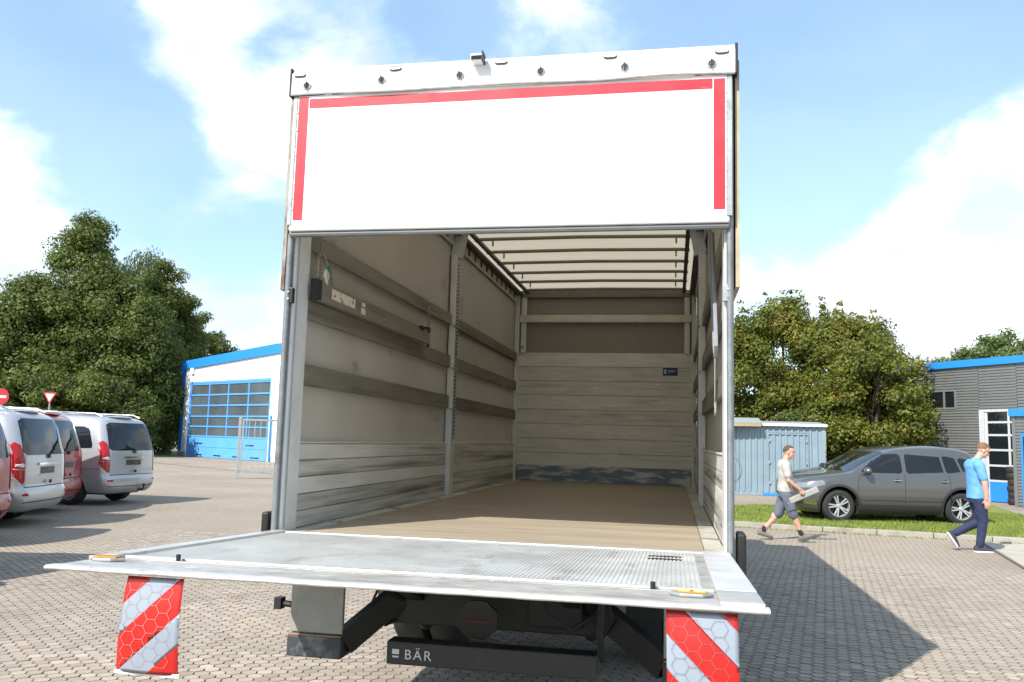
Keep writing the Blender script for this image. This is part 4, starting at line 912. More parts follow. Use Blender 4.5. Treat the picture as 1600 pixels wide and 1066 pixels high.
# wall as front sheet with a door opening, ribs standing proud
w = MB()
for (u0, u1, z0) in ((.35, 1.0, 0), (1.0, 10.85, 4.93), (10.85, 12.2, 0), (12.2, 13.2, 2.6), (13.2, UW, 0)):
    w.prism([(u0, z0), (u1, z0), (u1, eave(u1)-.3), (u0, eave(u0)-.3)], lambda u, v, t: (u, t, v), 0, .2)
w.box(.0, .2, .2, 16, 0, 6.1); w.box(UW-.2, UW, .2, 16, 0, 5.9); w.build('wall', m_wclad, hall)
u = .5
while u < UW-.2:
    z0 = 4.98 if 1.0-.1 < u < 10.9 else (2.65 if 12.1 < u < 13.3 else .25)
    rib.box(u-.03, u+.03, -.03, .0, z0, eave(u)-.55); u += .25
rib.build('cladding_ribs', m_wclad, hall, kind='stuff')
for i, (ua, ub) in enumerate(((-.2, 11.5), (11.5, UW+.2))):
    MB().prism([(ua, eave(ua)-.58), (ub, eave(ub)-.58), (ub, eave(ub)), (ua, eave(ua))], lambda u, v, t: (u, t, v), -.14, -.035).build('fascia', m_bfas, hall)
    MB().prism([(ua, eave(ua)-.06), (ub, eave(ub)-.06), (ub, eave(ub)-.01), (ua, eave(ua)-.01)], lambda u, v, t: (u, t, v), -.03, 16.2).build('roof', m_plinth, hall)
MB().box(-.05, .38, -.045, -.002, .3, 5.80).build('corner_trim', m_bfas, hall)
MB().box(-.03, .98, -.06, -.0025, 0, .28).build('plinth', m_plinth, hall)
MB().box(.42, .95, -.05, -.003, .3, 5.3).build('corner_pilaster', m_wclad, hall)
# sectional door
door = MB().box(1.0, 1.14, .02, .18, 0, 4.93).box(10.71, 10.85, .02, .18, 0, 4.93).box(1.14, 10.71, .02, .18, 4.80, 4.93).build('door', m_bframe, hall)
rows = [4.80, 4.08, 3.39, 2.69, 2.03, 1.40]; cols = [1.14+9.57*i/4 for i in range(5)]
rl_ = MB()
for z in rows: rl_.box(1.14, 10.71, .04, .12, z-.09, z+.005)
for c in cols: rl_.box(c-.06, c+.06, .045, .118, 1.40, 4.80)
rl_.build('glazing_bars', m_bframe, door)
for i in range(5):
    for j_ in range(4):
        MB().box(cols[j_]+.05, cols[j_+1]-.05, .085, .10, rows[i+1], rows[i]-.09).build('pane', m_pane, door)
for i in range(2): MB().box(1.15, 10.70, .06, .11, .01+.65*i, .645+.65*i).build('door_panel', m_bpanel, door, bevel=.01)
for (c, z) in ((2.6, .85), (6.9+1.9, .85), (2.6, .12), (5.0, .12), (7.3, .12), (9.4, .12)): MB().box(c-.45, c+.45, .045, .0595, z, z+.07).build('vent_slot', m_dark, door)
MB().box(12.2, 13.2, .05, .15, 0, 2.6).build('side_door', m_bfas, hall); MB().box(11.05, 11.2, -.08, -.04, 0, 2.7).build('downpipe', m_bfas, hall)
lm = MB().box(1.15, 1.55, -.16, -.033, 5.45, 5.85).build('wall_box', m_wclad, hall, bevel=.02)
arm = MB()
for dz in (0, .22): arm.tube([(-.05, .2, 4.30+dz), (-.55, -.1, 4.34+dz), (-1.75, -.75, 4.32+dz), (-1.9, -.85, 4.05+dz)], .05, 8)
arm.build('flue_pipe', m_wclad, hall, smooth=True)
MB().box(-1.1, -.5, -.3, .2, 5.5, 5.85).ell((-.9, -.1, 5.9), (.35, .3, .22)).tube([(-.05, 0, 5.5), (-.8, -.1, 5.55)], .05, 8).build('wall_lamp', m_galv, hall, bevel=.02)

# --- grey corrugated hall on the right
m_corr = M('anthracite_corrugated_sheet', (.20, .205, .20), .45, .35, var=.06, scale=1.5)
RA = Vector((11.95, 27.15, 0)); rt = Vector((.5407, -.8412, 0)); rang = math.atan2(rt.y, rt.x)     # u positive towards the camera / right
rhall = thing('corrugated_hall', 'dark grey corrugated metal hall with bright blue roof edge', 'building', RA, rang)
def corr(mb, u0, u1, z0, z1, y=0.0, pitch=.10, amp=.022):
    """horizontal corrugation on a front facing -y; trapezoid profile"""
    P = []; z = z0
    while z < z1-1e-6:
        for (dz, dy) in ((0, 0), (.38, 0), (.5, -amp), (.88, -amp)):
            q = min(z+dz*pitch, z1); P.append((q, dy))
        z += pitch
    P.append((z1, 0)); n = len(P)
    vs = [(u0, y+d, z) for z, d in P] + [(u1, y+d, z) for z, d in P]
    mb.add(vs, [(i, n+i, n+i+1, i+1) for i in range(n-1)])
w = MB(); ZT = 4.72
corr(w, -9.0, -3.15, 0, ZT); corr(w, -3.15, -1.72, 0, 3.22); corr(w, -3.15, -1.72, 3.90, ZT); corr(w, -1.72, -.80, 0, ZT); corr(w, -.80, .66, 3.16, ZT); corr(w, .66, 9, 0, ZT)
w.build('corrugated_wall', m_corr, rhall)
MB().box(-9, -3.16, .03, .2, 0, ZT).box(-3.16, -1.71, .03, .2, 0, 3.21).box(-3.16, -1.71, .03, .2, 3.91, ZT).box(-1.71, -.81, .03, .2, 0, ZT).box(-.81, .67, .03, .2, 3.17, ZT).box(.67, 9, .03, .2, 0, ZT).build('wall_core', m_dark, rhall)
MB().box(-9.02, -8.9, .2, 12, 0, ZT).build('end_wall', m_corr, rhall)
MB().box(-9.1, 9, -.10, -.045, 4.70, 4.95).build('roof_edge', m_bfas, rhall); MB().box(-9.05, 9, -.04, 12, 4.74, 4.93).build('roof', m_plinth, rhall)
win = MB().box(-3.16, -1.71, -.035, .03, 3.21, 3.27).box(-3.16, -1.71, -.035, .03, 3.85, 3.91).box(-3.16, -3.08, -.035, .03, 3.27, 3.85).box(-1.79, -1.71, -.035, .03, 3.27, 3.85).box(-2.27, -2.20, -.03, .03, 3.27, 3.85).build('window', M('window_frame_grey', (.15, .16, .155), .5, var=.05), rhall)
MB().box(-3.08, -2.27, .0, .015, 3.27, 3.85).build('pane', m_glass, win); MB().box(-2.20, -1.79, .0, .015, 3.27, 3.85).build('pane', m_glass, win)
m_fr = M('pale_door_frame', (.46, .48, .49), .45, var=.05)
dr = MB().box(-.80, -.60, -.04, .05, 0, 3.16).box(.56, .66, -.03, .05, 0, 3.16).box(-.6, .56, -.03, .05, 3.08, 3.16).box(-.60, -.50, .0, .05, 0, 3.08).box(.26, .34, .0, .05, 0, 3.08)
dr = dr.build('workshop_door', m_fr, rhall)
zr = [3.08, 2.72, 2.28, 1.77, 1.24, .72]
bb = MB()
for z in zr[1:]: bb.box(-.5, .56, -.005, .048, z-.035, z+.035)
bb.build('door_bars', m_fr, dr)
for i in range(5):
    MB().box(-.5, .26, .02, .03, zr[i+1]+.03, zr[i]-.03).build('pane', m_glass, dr); MB().box(.34, .56, .02, .03, zr[i+1]+.03, zr[i]-.03).build('pane', m_glass, dr)
MB().box(-.5, .26, .005, .035, .02, .69).build('lower_panel', m_bfas, dr, bevel=.006)
# annex standing forward at the right end of the hall
AA = Vector((11.62, 25.2, 0))
annex = thing('corrugated_annex', 'low grey corrugated annex with blue edge and blue door in front of the hall', 'building', AA, rang)
w = MB(); corr(w, .10, 7, 0, 2.85); w.box(.12, 7, .03, 2.2, 0, 2.84); w.box(.0, .12, -.03, 2.2, 0, 2.85); w.build('corrugated_wall', m_corr, annex)
MB().box(-.05, 7, -.10, -.03, 2.85, 3.08).box(-.05, .0, -.03, 2.2, 2.85, 3.08).build('roof_edge', m_bfas, annex); MB().box(.0, 7, -.03, 2.2, 2.855, 3.05).build('roof', m_plinth, annex)
dd = MB().box(.30, 1.3, -.05, -.027, 0, 2.3).build('door', m_bfas, annex); MB().box(.38, 1.22, -.056, -.051, 1.3, 2.2).build('pane', m_glass, dd)
# unidentified dark object beside the door, built as a guessed stack of tyres
dark_obj = thing('dark_stack', 'unidentified dark object built as stacked tyres beside the workshop door', 'tyres', (11.95, 26.15, 0))
for i in range(6): MB().lathe([(.12, -.09), (.19, -.10), (.22, -.06), (.22, .06), (.19, .10), (.12, .09)], (random.gauss(0, .01), random.gauss(0, .01), .11+i*.205), (0, 0, 1), 20, closed=True).build('tyre', m_tyre, dark_obj, smooth=True)

# ================================================================== CONTAINER
m_cont = M('pale_blue_container', (.21, .285, .33), .5, .1, var=.10, scale=1.2, dirt=[((.20, .24, .27), 3, (1, 1, .3), .56, .72, .5), ((.36, .42, .45), 6, (1, 1, .4), .64, .72, .5)])
cont = thing('storage_container', 'pale blue corrugated storage container with a plank lean-to roof', 'container', (3.0, 26.15, 0), R(-2))
CW, CH, CD = 3.05, 2.42, 2.3
def vcorr(mb, u0, u1, z0, z1, fn, pitch=.20, amp=.035):
    P = []; u = u0
    while u < u1-1e-6:
        for (du, dy) in ((0, 0), (.30, 0), (.44, -amp), (.72, -amp), (.86, 0)):
            P.append((min(u+du*pitch, u1), dy))
        u += pitch
    P.append((u1, 0)); n = len(P)
    mb.add([fn(u, d, z0) for u, d in P] + [fn(u, d, z1) for u, d in P], [(i, i+1, n+i+1, n+i) for i in range(n-1)])
w = MB(); vcorr(w, .06, CW-.06, .10, CH-.06, lambda u, d, z: (u, d, z)); w.build('front_wall', m_cont, cont)
w = MB(); vcorr(w, .06, CD, .10, CH-.06, lambda u, d, z: (d+.0, u, z)); vcorr(w, .06, CD, .10, CH-.06, lambda u, d, z: (CW-d, u, z)); w.box(.05, CW-.05, CD-.05, CD, .1, CH-.1); w.build('side_wall', m_cont, cont)
fr_ = MB().box(0, .07, -.04, .05, 0, CH).box(CW-.07, CW, -.04, .05, 0, CH).box(.07, CW-.07, -.035, .05, .0, .12).box(.07, CW-.07, -.035, .05, CH-.10, CH).build('frame', m_cont, cont)
MB().box(CW-.01, CW+.03, -.03, .08, .1, CH-.08).build('rust_edge', m_rust, cont)
dd = MB().box(1.17, 1.20, -.05, -.003, .14, 2.14).box(2.48, 2.51, -.05, -.003, .14, 2.14).box(1.2, 2.48, -.05, -.003, 2.10, 2.14).build('door', m_cont, cont)
hb = MB()
for x in (1.22, 2.44):
    for z in (.4, 1.1, 1.85): hb.box(x-.02, x+.03, -.065, -.045, z, z+.09)
hb.build('door_hinge', m_fwhite, dd)
MB().box(1.2, 2.5, -.055, -.04, 2.15, 2.19).build('drip_bar', M('dark_blue_bar', (.16, .23, .28), .5), cont)
MB().box(1.0, 1.9, -.05, .1, -.0, .09).build('base_shoe', m_bfas, cont)
rf = MB().add([(-.05, -.12, CH+.01), (CW+.05, -.12, CH+.01), (CW+.05, CD, CH+.16), (-.05, CD, CH+.16), (-.05, -.12, CH+.05), (CW+.05, -.12, CH+.05), (CW+.05, CD, CH+.20), (-.05, CD, CH+.20)], [(0, 3, 2, 1), (4, 5, 6, 7), (0, 1, 5, 4), (1, 2, 6, 5), (2, 3, 7, 6), (3, 0, 4, 7)]).build('roof_sheet', M('grey_roof_felt', (.27, .30, .32), .7, var=.1), cont)
MB().box(.75, CW+.06, -.155, -.122, CH-.03, CH+.055).build('eave_board', M('pale_eave', (.72, .70, .66), .6, var=.15, scale=5), cont)
lean = MB().add([(-2.2, -.5, CH+.02), (.95, -.35, CH+.06), (.95, 1.6, CH+.26), (-2.2, 1.5, CH+.24), (-2.2, -.5, CH+.05), (.95, -.35, CH+.09), (.95, 1.6, CH+.29), (-2.2, 1.5, CH+.27)], [(0, 3, 2, 1), (4, 5, 6, 7), (0, 1, 5, 4), (1, 2, 6, 5), (2, 3, 7, 6), (3, 0, 4, 7)]).build('lean_to_roof', M('grey_green_sheet', (.26, .31, .30), .7, var=.1), cont)
m_wood = M('raw_wood', (.34, .25, .16), .75, var=.2, scale=4, stretch=(.3, 3, 3))
MB().bar((-2.2, -.52, CH-.03), (.93, -.37, CH+.0), .06, .13).build('wooden_beam', m_wood, cont)
MB().box(-.36, -.24, -.48, -.36, 0, CH-.07).build('wooden_post', M('grey_wood', (.30, .24, .18), .8, var=.2), cont)
MB().tube([(-.2+.28*math.cos(a), -.42, 1.25+.42*math.sin(a)) for a in [2*math.pi*i/20 for i in range(21)]], .012, 6).build('hose_coil', m_galv, cont, smooth=True)
for x in (.1, .9, 1.9): MB().box(x-.06, x+.06, 0.06, .3, -.01, .1).build('timber_block', m_wood, cont)

# ================================================================== GATE, SIGNS
gate = thing('steel_gate', 'pale grey galvanised bar gate standing in front of the white hall', 'gate', (-14.6, 24.2, 0), R(27))
m_gate = M('pale_gate_steel', (.36, .375, .375), .5, .3, var=.08)
GW = 3.2
MB().box(-.05, .05, -.05, .05, 0, 2.22).build('gate_post', m_gate, gate, bevel=.006)
MB().box(.05, GW, -.03, .03, 2.10, 2.17).box(.05, GW, -.03, .03, .22, .30).box(GW, GW+.06, -.03, .03, .22, 2.17).box(.08, .15, -.028, .028, .30, 2.10).build('gate_frame', m_gate, gate)
for i in range(14): MB().box(.32+i*.205-.014, .32+i*.205+.014, -.014, .014, .30, 2.10).build('gate_bar', m_gate, gate)
def sign_post(name, label, loc, h, rz): 
    t = thing(name, label, 'sign', loc, rz); MB().tube([(0, .03, 0), (0, .03, h)], .03, 8).build('post', m_galv, t); return t
tri = lambda s: [(-s/2, s*.866*.5), (s/2, s*.866*.5), (0, -s*.866*.5)]
m_sred = M('sign_red', (.42, .02, .03), .4, var=.04); m_swh = M('sign_white', (.50, .52, .54), .4, var=.04)
t = sign_post('yield_sign', 'red and white give-way triangle above the van roofs', (-22.15, 23.65, 0), 2.7, R(12)); 
s1 = MB().prism(rpoly(tri(.52), .05), lambda u, v, q: (u, q, 2.75+v), -.012, 0).build('sign_plate', m_sred, t); MB().prism(rpoly([(u, v+.015) for u, v in tri(.35)], .02), lambda u, v, q: (u, q, 2.75+v), -.016, -.0125).build('sign_face', m_swh, s1)
t = sign_post('no_entry_sign', 'round red no-entry sign with white bar behind the vans', (-20.85, 19.8, 0), 2.6, R(12))
s1 = MB().prism([(.28*math.cos(a), .28*math.sin(a)) for a in [2*math.pi*i/28 for i in range(28)]], lambda u, v, q: (u, q, 2.62+v), -.012, 0).build('sign_plate', m_sred, t); MB().box(-.20, .20, -.016, -.0125, 2.575, 2.665).build('white_bar', m_swh, s1)

# ================================================================== TREES
def leaf_mat(name, c1, c2, tip):
    m = bpy.data.materials.new(name); m.use_nodes = True; t = m.node_tree; t.nodes.clear(); n = t.nodes.new; l = t.links.new
    o = n('ShaderNodeOutputMaterial'); an = n('ShaderNodeAttribute'); an.attribute_name = 'tone'
    ge = n('ShaderNodeTexCoord'); nz_ = n('ShaderNodeTexNoise'); nz_.inputs['Scale'].default_value = .9; nz_.inputs['Detail'].default_value = 4; l(ge.outputs['Object'], nz_.inputs['Vector'])
    cr_ = n('ShaderNodeValToRGB'); cr_.color_ramp.elements[0].position = .36; cr_.color_ramp.elements[0].color = (*c1, 1); cr_.color_ramp.elements[1].position = .60; cr_.color_ramp.elements[1].color = (*c2, 1)
    e_ = cr_.color_ramp.elements.new(.72); e_.color = (*tip, 1); l(nz_.outputs['Fac'], cr_.inputs[0])
    mx = n('ShaderNodeMix'); mx.data_type = 'RGBA'; mx.blend_type = 'MULTIPLY'; mx.inputs[0].default_value = 1; l(cr_.outputs[0], mx.inputs[6]); l(an.outputs['Color'], mx.inputs[7])
    d = n('ShaderNodeBsdfPrincipled'); d.inputs['Roughness'].default_value = .5; d.inputs['Specular IOR Level'].default_value = .3; tr = n('ShaderNodeBsdfTranslucent'); l(mx.outputs[2], d.inputs['Base Color']); l(mx.outputs[2], tr.inputs[0])
    ms = n('ShaderNodeMixShader'); ms.inputs[0].default_value = .48; l(d.outputs[0], ms.inputs[1]); l(tr.outputs[0], ms.inputs[2]); l(ms.outputs[0], o.inputs[0]); return m
lm_green = leaf_mat('lime_tree_leaves', (.095, .125, .03), (.155, .19, .045), (.20, .225, .06))
lm_willow = leaf_mat('birch_leaves', (.10, .13, .045), (.16, .19, .07), (.19, .21, .08))
lm_maple = leaf_mat('maple_leaves', (.13, .16, .028), (.215, .22, .04), (.34, .23, .055))
lm_light = leaf_mat('far_tree_leaves', (.10, .15, .05), (.15, .20, .06), (.18, .22, .07))
m_bark = M('bark', (.085, .065, .045), .9, var=.3, scale=5, stretch=(1, 1, .3), bump=.6)
def tree(name, label, loc, H, base, prof, leaves, lmat, group, leaf=.13, nclump=150, cr=.62, seed=1, drop=0.0, spires=0, cat='tree'):
    """prof(t) -> crown radius at t in 0..1 between base height and H"""
    rng = np.random.RandomState(seed); t = thing(name, label, cat, loc, rng.uniform(0, 6), group)
    tm = MB(); r0 = H*.018+.05; hgt = H*.8
    pts = [(rng.normal(0, .05)*i, rng.normal(0, .05)*i, hgt*i/6) for i in range(7)]
    tm.tube(pts, [r0*(1-.13*i) for i in range(7)], 9); tk_ = tm.build('trunk', m_bark, t, smooth=True)
    for i in range(9):
        k = rng.uniform(.25, .8); z0 = base*.7 + (hgt-base*.7)*k*.9; a = rng.uniform(0, 6.28); rr_ = prof(min(max((z0-base)/(H-base), .05), .95))*.75
        p0 = Vector((0, 0, z0)); p1 = Vector((math.cos(a)*rr_*.5, math.sin(a)*rr_*.5, z0+.25*rr_+.3)); p2 = Vector((math.cos(a)*rr_, math.sin(a)*rr_, z0+.45*rr_+.5))
        MB().tube([p0, p1, p2], [r0*.4, r0*.25, r0*.08], 6).build('limb', m_bark, t, smooth=True)
    C = []; 
    while len(C) < nclump:
        u = rng.uniform(0, 1); R_ = prof(u)
        if rng.uniform(0, 1) > (R_/max(prof(q/10) for q in range(11)))**1.0+.12: continue
        a = rng.uniform(0, 6.28); q = math.sqrt(rng.uniform(.10, 1.0)); q = .35+.65*q if rng.uniform() < .75 else q
        C.append((math.cos(a)*R_*q*rng.uniform(.85, 1.05), math.sin(a)*R_*q*rng.uniform(.85, 1.05), base+(H-base)*u, cr*rng.uniform(.65, 1.3)*(.7+.3*min(1, R_))))
    for i in range(spires):
        a = rng.uniform(0, 6.28); q = rng.uniform(.2, .8); zz = base+(H-base)*rng.uniform(.66, .84); R_ = prof((zz-base)/(H-base))
        for k in range(6): C.append((math.cos(a)*R_*q+rng.normal(0, .06), math.sin(a)*R_*q+rng.normal(0, .06), zz+.34*k, cr*(.95-.135*k)))
    C = np.array(C)
    wgt = C[:, 3]**2; cnt = np.maximum(6, (leaves*wgt/wgt.sum())).astype(int); idx = np.repeat(np.arange(len(C)), cnt); n = len(idx); c = C[idx]
    d = rng.normal(size=(n, 3)); d /= np.linalg.norm(d, axis=1)[:, None]; rad = rng.uniform(.0, 1, n)**.45
    P = c[:, :3] + d*rad[:, None]*c[:, 3:4]*np.array([1.05, 1.05, .72]); P[:, 2] -= drop*rng.uniform(0, 1, n)**2
    nrm = d*.95 + rng.normal(size=(n, 3))*.42 + np.array([0, 0, .40]); nrm /= np.linalg.norm(nrm, axis=1)[:, None]
    tmp = rng.normal(size=(n, 3)); e1 = np.cross(nrm, tmp); e1 /= np.linalg.norm(e1, axis=1)[:, None]; e2 = np.cross(nrm, e1)
    s_ = leaf*rng.uniform(.6, 1.25, n)[:, None]
    if drop: e1 = e1*.4+np.array([0, 0, -.9]); 
    V = np.stack([P-e1*s_*.6, P+e2*s_*.38, P+e1*s_*.6, P-e2*s_*.38], 1).reshape(-1, 3)
    me = bpy.data.meshes.new('crown'); me.vertices.add(n*4); me.vertices.foreach_set('co', V.ravel()); me.loops.add(n*4); me.loops.foreach_set('vertex_index', np.arange(n*4, dtype=np.int32))
    me.polygons.add(n); me.polygons.foreach_set('loop_start', np.arange(0, n*4, 4, dtype=np.int32)); me.polygons.foreach_set('loop_total', np.full(n, 4, dtype=np.int32)); me.update(); me.validate()
    tone = np.repeat(rng.normal(1, .16, n).clip(.5, 1.6)*rng.normal(1, .12, len(C))[idx], 4); hue = np.repeat(rng.normal(0, .06, n), 4)
    at = me.color_attributes.new('tone', 'FLOAT_COLOR', 'POINT'); at.data.foreach_set('color', np.stack([tone*(1+hue), tone, tone*(1-hue), np.ones(n*4)], 1).ravel().astype(np.float32))
    me.materials.append(lmat); link('crown', me, t); return t
cone = lambda a, p=.8: (lambda t: a*(max(0, (1-t))**p)*(.55+.45*min(1, t*5))+.15)
rnd = lambda a: (lambda t: a*math.sqrt(max(.02, 1-(2*t-.92)**2*.98)))
GL, GR_ = 'tall trees behind the parked vans', 'trees behind the container'
def at_px(px, depth):
    d = view_dir(px, 690); k = depth/d.dot(_f); return (CAM.x+d.x*k, CAM.y+d.y*k, 0)
tree('lime_tree', 'tallest dark green tree with pointed crown behind the vans', at_px(110, 58), 16.6, 1.2, cone(6.2, .78), 95000, lm_green, GL, 0.194, 350, 1.1, 3)
tree('lime_tree', 'broad dark green tree beside the tallest one, above the red sign', at_px(20, 56), 11.6, 1.0, cone(5.0, .55), 68400, lm_green, GL, 0.194, 220, 1.1, 4)
tree('lime_tree', 'dark green tree between the tallest one and the white hall', at_px(182, 57), 11.4, .6, rnd(3.6), 64600, lm_green, GL, 0.194, 210, 1.05, 5)
tree('birch_tree', 'pale green drooping birch behind the dark trees', at_px(200, 66), 16.0, 4.0, cone(3.6, .45), 38000, lm_willow, GL, 0.158, 130, .85, 6, drop=1.8)
tree('ash_tree', 'slim dark tree with open crown beside the drooping birch', at_px(236, 64), 14.4, 2.5, rnd(3.2), 41800, lm_green, GL, 0.194, 150, .8, 7)
tree('ash_tree', 'dark tree leaning out beside the corner of the white hall', at_px(262, 66), 11.8, 1.0, rnd(2.9), 38000, lm_green, GL, 0.194, 140, .85, 19)
tree('shrub', 'dark shrub beside the blue corner of the white hall', at_px(226, 58), 6.6, .2, rnd(3.0), 41800, lm_green, GL, 0.173, 150, .8, 8, cat='shrub')
tree('shrub', 'low dark bush filling the gap under the tall trees', at_px(150, 53), 5.0, .1, rnd(3.6), 41800, lm_green, GL, 0.173, 150, .8, 9, cat='shrub')
tree('shrub', 'low dark bush above the red van roofs', at_px(60, 53), 5.4, .1, rnd(4.0), 41800, lm_green, GL, 0.173, 150, .8, 20, cat='shrub')
tree('ash_tree', 'small far tree showing above the white hall roof edge', at_px(305, 80), 12.6, 3.0, rnd(3.0), 22800, lm_green, GL, 0.216, 90, .9, 17)
tree('maple_tree', 'maple half hidden by the truck edge, standing behind the container', (2.6, 32.2, 0), 7.6, .8, rnd(2.3), 38000, lm_maple, GR_, 0.122, 150, .6, 10, spires=9)
tree('maple_tree', 'tall maple with upright tips standing behind the container', (5.6, 33.0, 0), 7.9, .6, rnd(2.7), 49400, lm_maple, GR_, 0.122, 180, .6, 11, spires=14)
tree('maple_tree', 'broad maple with reddish tips between container and grey hall', (8.0, 32.4, 0), 7.2, .4, rnd(2.8), 49400, lm_maple, GR_, 0.122, 190, .6, 12, spires=14)
tree('maple_tree', 'maple leaning in front of the grey corrugated hall', (8.3, 29.2, 0), 5.8, .2, rnd(2.1), 32300, lm_maple, GR_, 0.115, 140, .55, 13, spires=6)
tree('hedge_bush', 'dark bushy undergrowth behind the parked SUVs', (6.6, 30.4, 0), 3.4, .0, rnd(2.2), 22800, lm_green, GR_, 0.115, 90, .55, 14, cat='shrub')
tree('far_tree', 'pale green tree rising behind the blue roof edge of the grey hall', (25.8, 66.0, 0), 11.2, 2.0, rnd(4.2), 26600, lm_light, GR_, 0.216, 110, .95, 15)
tree('far_tree', 'second pale green tree behind the blue roof edge', (21.5, 67.0, 0), 8.8, 2.0, rnd(2.6), 13300, lm_light, GR_, 0.216, 60, .85, 16)
# ================================================================== PEOPLE (x forward, y left, z up)
def fuse(mb, name, mats, vox, parent, smooth=6, wrinkle=0.0):
    o = mb.build('tmp', mats); md = o.modifiers.new('r', 'REMESH'); md.mode = 'VOXEL'; md.voxel_size = vox
    ms = o.modifiers.new('s', 'SMOOTH'); ms.factor = .5; ms.iterations = smooth
    me = evaluated(o, name); bpy.data.objects.remove(o)
    if wrinkle:
        n = len(me.vertices); co = np.empty(n*3, np.float32); me.vertices.foreach_get('co', co); co = co.reshape(-1, 3); no = np.empty(n*3, np.float32); me.vertices.foreach_get('normal', no); no = no.reshape(-1, 3)
        w = np.sin(co[:, 2]*46+np.sin(co[:, 0]*19)*2+np.sin(co[:, 1]*23)*1.6)*.5 + np.sin(co[:, 2]*23-co[:, 0]*31+co[:, 1]*17)*.5
        co += no*(w*wrinkle)[:, None]; me.vertices.foreach_set('co', co.ravel()); me.update()
    me.polygons.foreach_set('use_smooth', [True]*len(me.polygons))
    if not me.materials: me.materials.append(mats)
    return link(name, me, parent)
def rings(mb, secs, n=18):
    """secs: (cx, cy, cz, half depth x, half width y, tilt)"""
    vs = []
    for (cx, cy, cz, a, b, tl) in secs:
        for j in range(n):
            t = 2*math.pi*j/n; x, y = math.copysign(abs(math.cos(t))**.85, math.cos(t))*a, math.copysign(abs(math.sin(t))**.85, math.sin(t))*b
            vs.append((cx+x*math.cos(tl), cy+y, cz-x*math.sin(tl)))
    k = len(secs)
    mb.add(vs, [(i*n+j, i*n+(j+1) % n, (i+1)*n+(j+1) % n, (i+1)*n+j) for i in range(k-1) for j in range(n)] + [tuple(range(n-1, -1, -1)), tuple((k-1)*n+j for j in range(n))])
def limb(mb, pts, rads):
    P = [Vector(p) for p in pts]; Q = []; q = []
    for i in range(len(P)-1):
        for t in (0, .25, .5, .75):
            Q.append(P[i].lerp(P[i+1], t)); q.append(rads[i]*(1-t)+rads[i+1]*t)
    Q.append(P[-1]); q.append(rads[-1]); mb.tube(Q, q, 14)
    for p, r_ in zip(P, rads): mb.ell(p, (r_, r_, r_), 12, 8)
def hand(mb, wrist, d, palm_n, curl, s=1.0):
    """d: direction of the fingers, palm_n: palm normal (fingers curl towards it)"""
    d = Vector(d).normalized(); pn = Vector(palm_n); pn = (pn-d*pn.dot(d)).normalized(); sd = d.cross(pn); w = Vector(wrist)
    mb.obox(w+d*.048*s, (d, sd, pn), (.050*s, .038*s, .013*s)); mb.ell(w, (.027*s,)*3)
    for i, L_ in enumerate((.070, .080, .075, .058)):
        b = w+d*.090*s+sd*(-.029+.0195*i)*s; L_ *= s
        a1 = (d*math.cos(curl*.6)+pn*math.sin(curl*.6)); a2 = (d*math.cos(curl*1.5)+pn*math.sin(curl*1.5)); a3 = (d*math.cos(curl*2.2)+pn*math.sin(curl*2.2))
        p1 = b+a1*L_*.45; p2 = p1+a2*L_*.32; p3 = p2+a3*L_*.25
        mb.tube([b-d*.015, b, p1, p2, p3], [.009*s, .0095*s, .009*s, .0082*s, .0065*s], 8)
    b = w+d*.025*s-sd*.036*s; p1 = b+(d*.7-sd*.55+pn*.3).normalized()*.038*s; p2 = p1+(d*.85-sd*.1+pn*.5).normalized()*.030*s
    mb.tube([w+d*.02*s-sd*.02*s, b, p1, p2], [.013*s, .012*s, .0105*s, .008*s], 8)
def head(mb, c, pitch, yaw, s=1.0):
    rot = Matrix.Rotation(yaw, 3, 'Z') @ Matrix.Rotation(pitch, 3, 'Y'); c = Vector(c)
    def A(p, r_, nu=16, nv=12): mb.ell(c+rot @ Vector(p)*s, [q*s for q in r_], nu, nv, rot=rot)
    A((-.012, 0, .030), (.098, .077, .092)); A((.022, 0, -.035), (.068, .060, .085)); A((.058, 0, -.088), (.030, .032, .024))   # skull, face, chin
    A((.092, 0, -.022), (.020, .013, .026)); A((.082, 0, .006), (.016, .010, .03)); A((.078, 0, .028), (.018, .05, .012))          # nose, brow
    A((.078, 0, -.058), (.014, .025, .009))
    for sd in (-1, 1): A((-.008, sd*.076, -.012), (.020, .010, .032)); A((.05, sd*.042, -.03), (.022, .018, .022))
    return rot
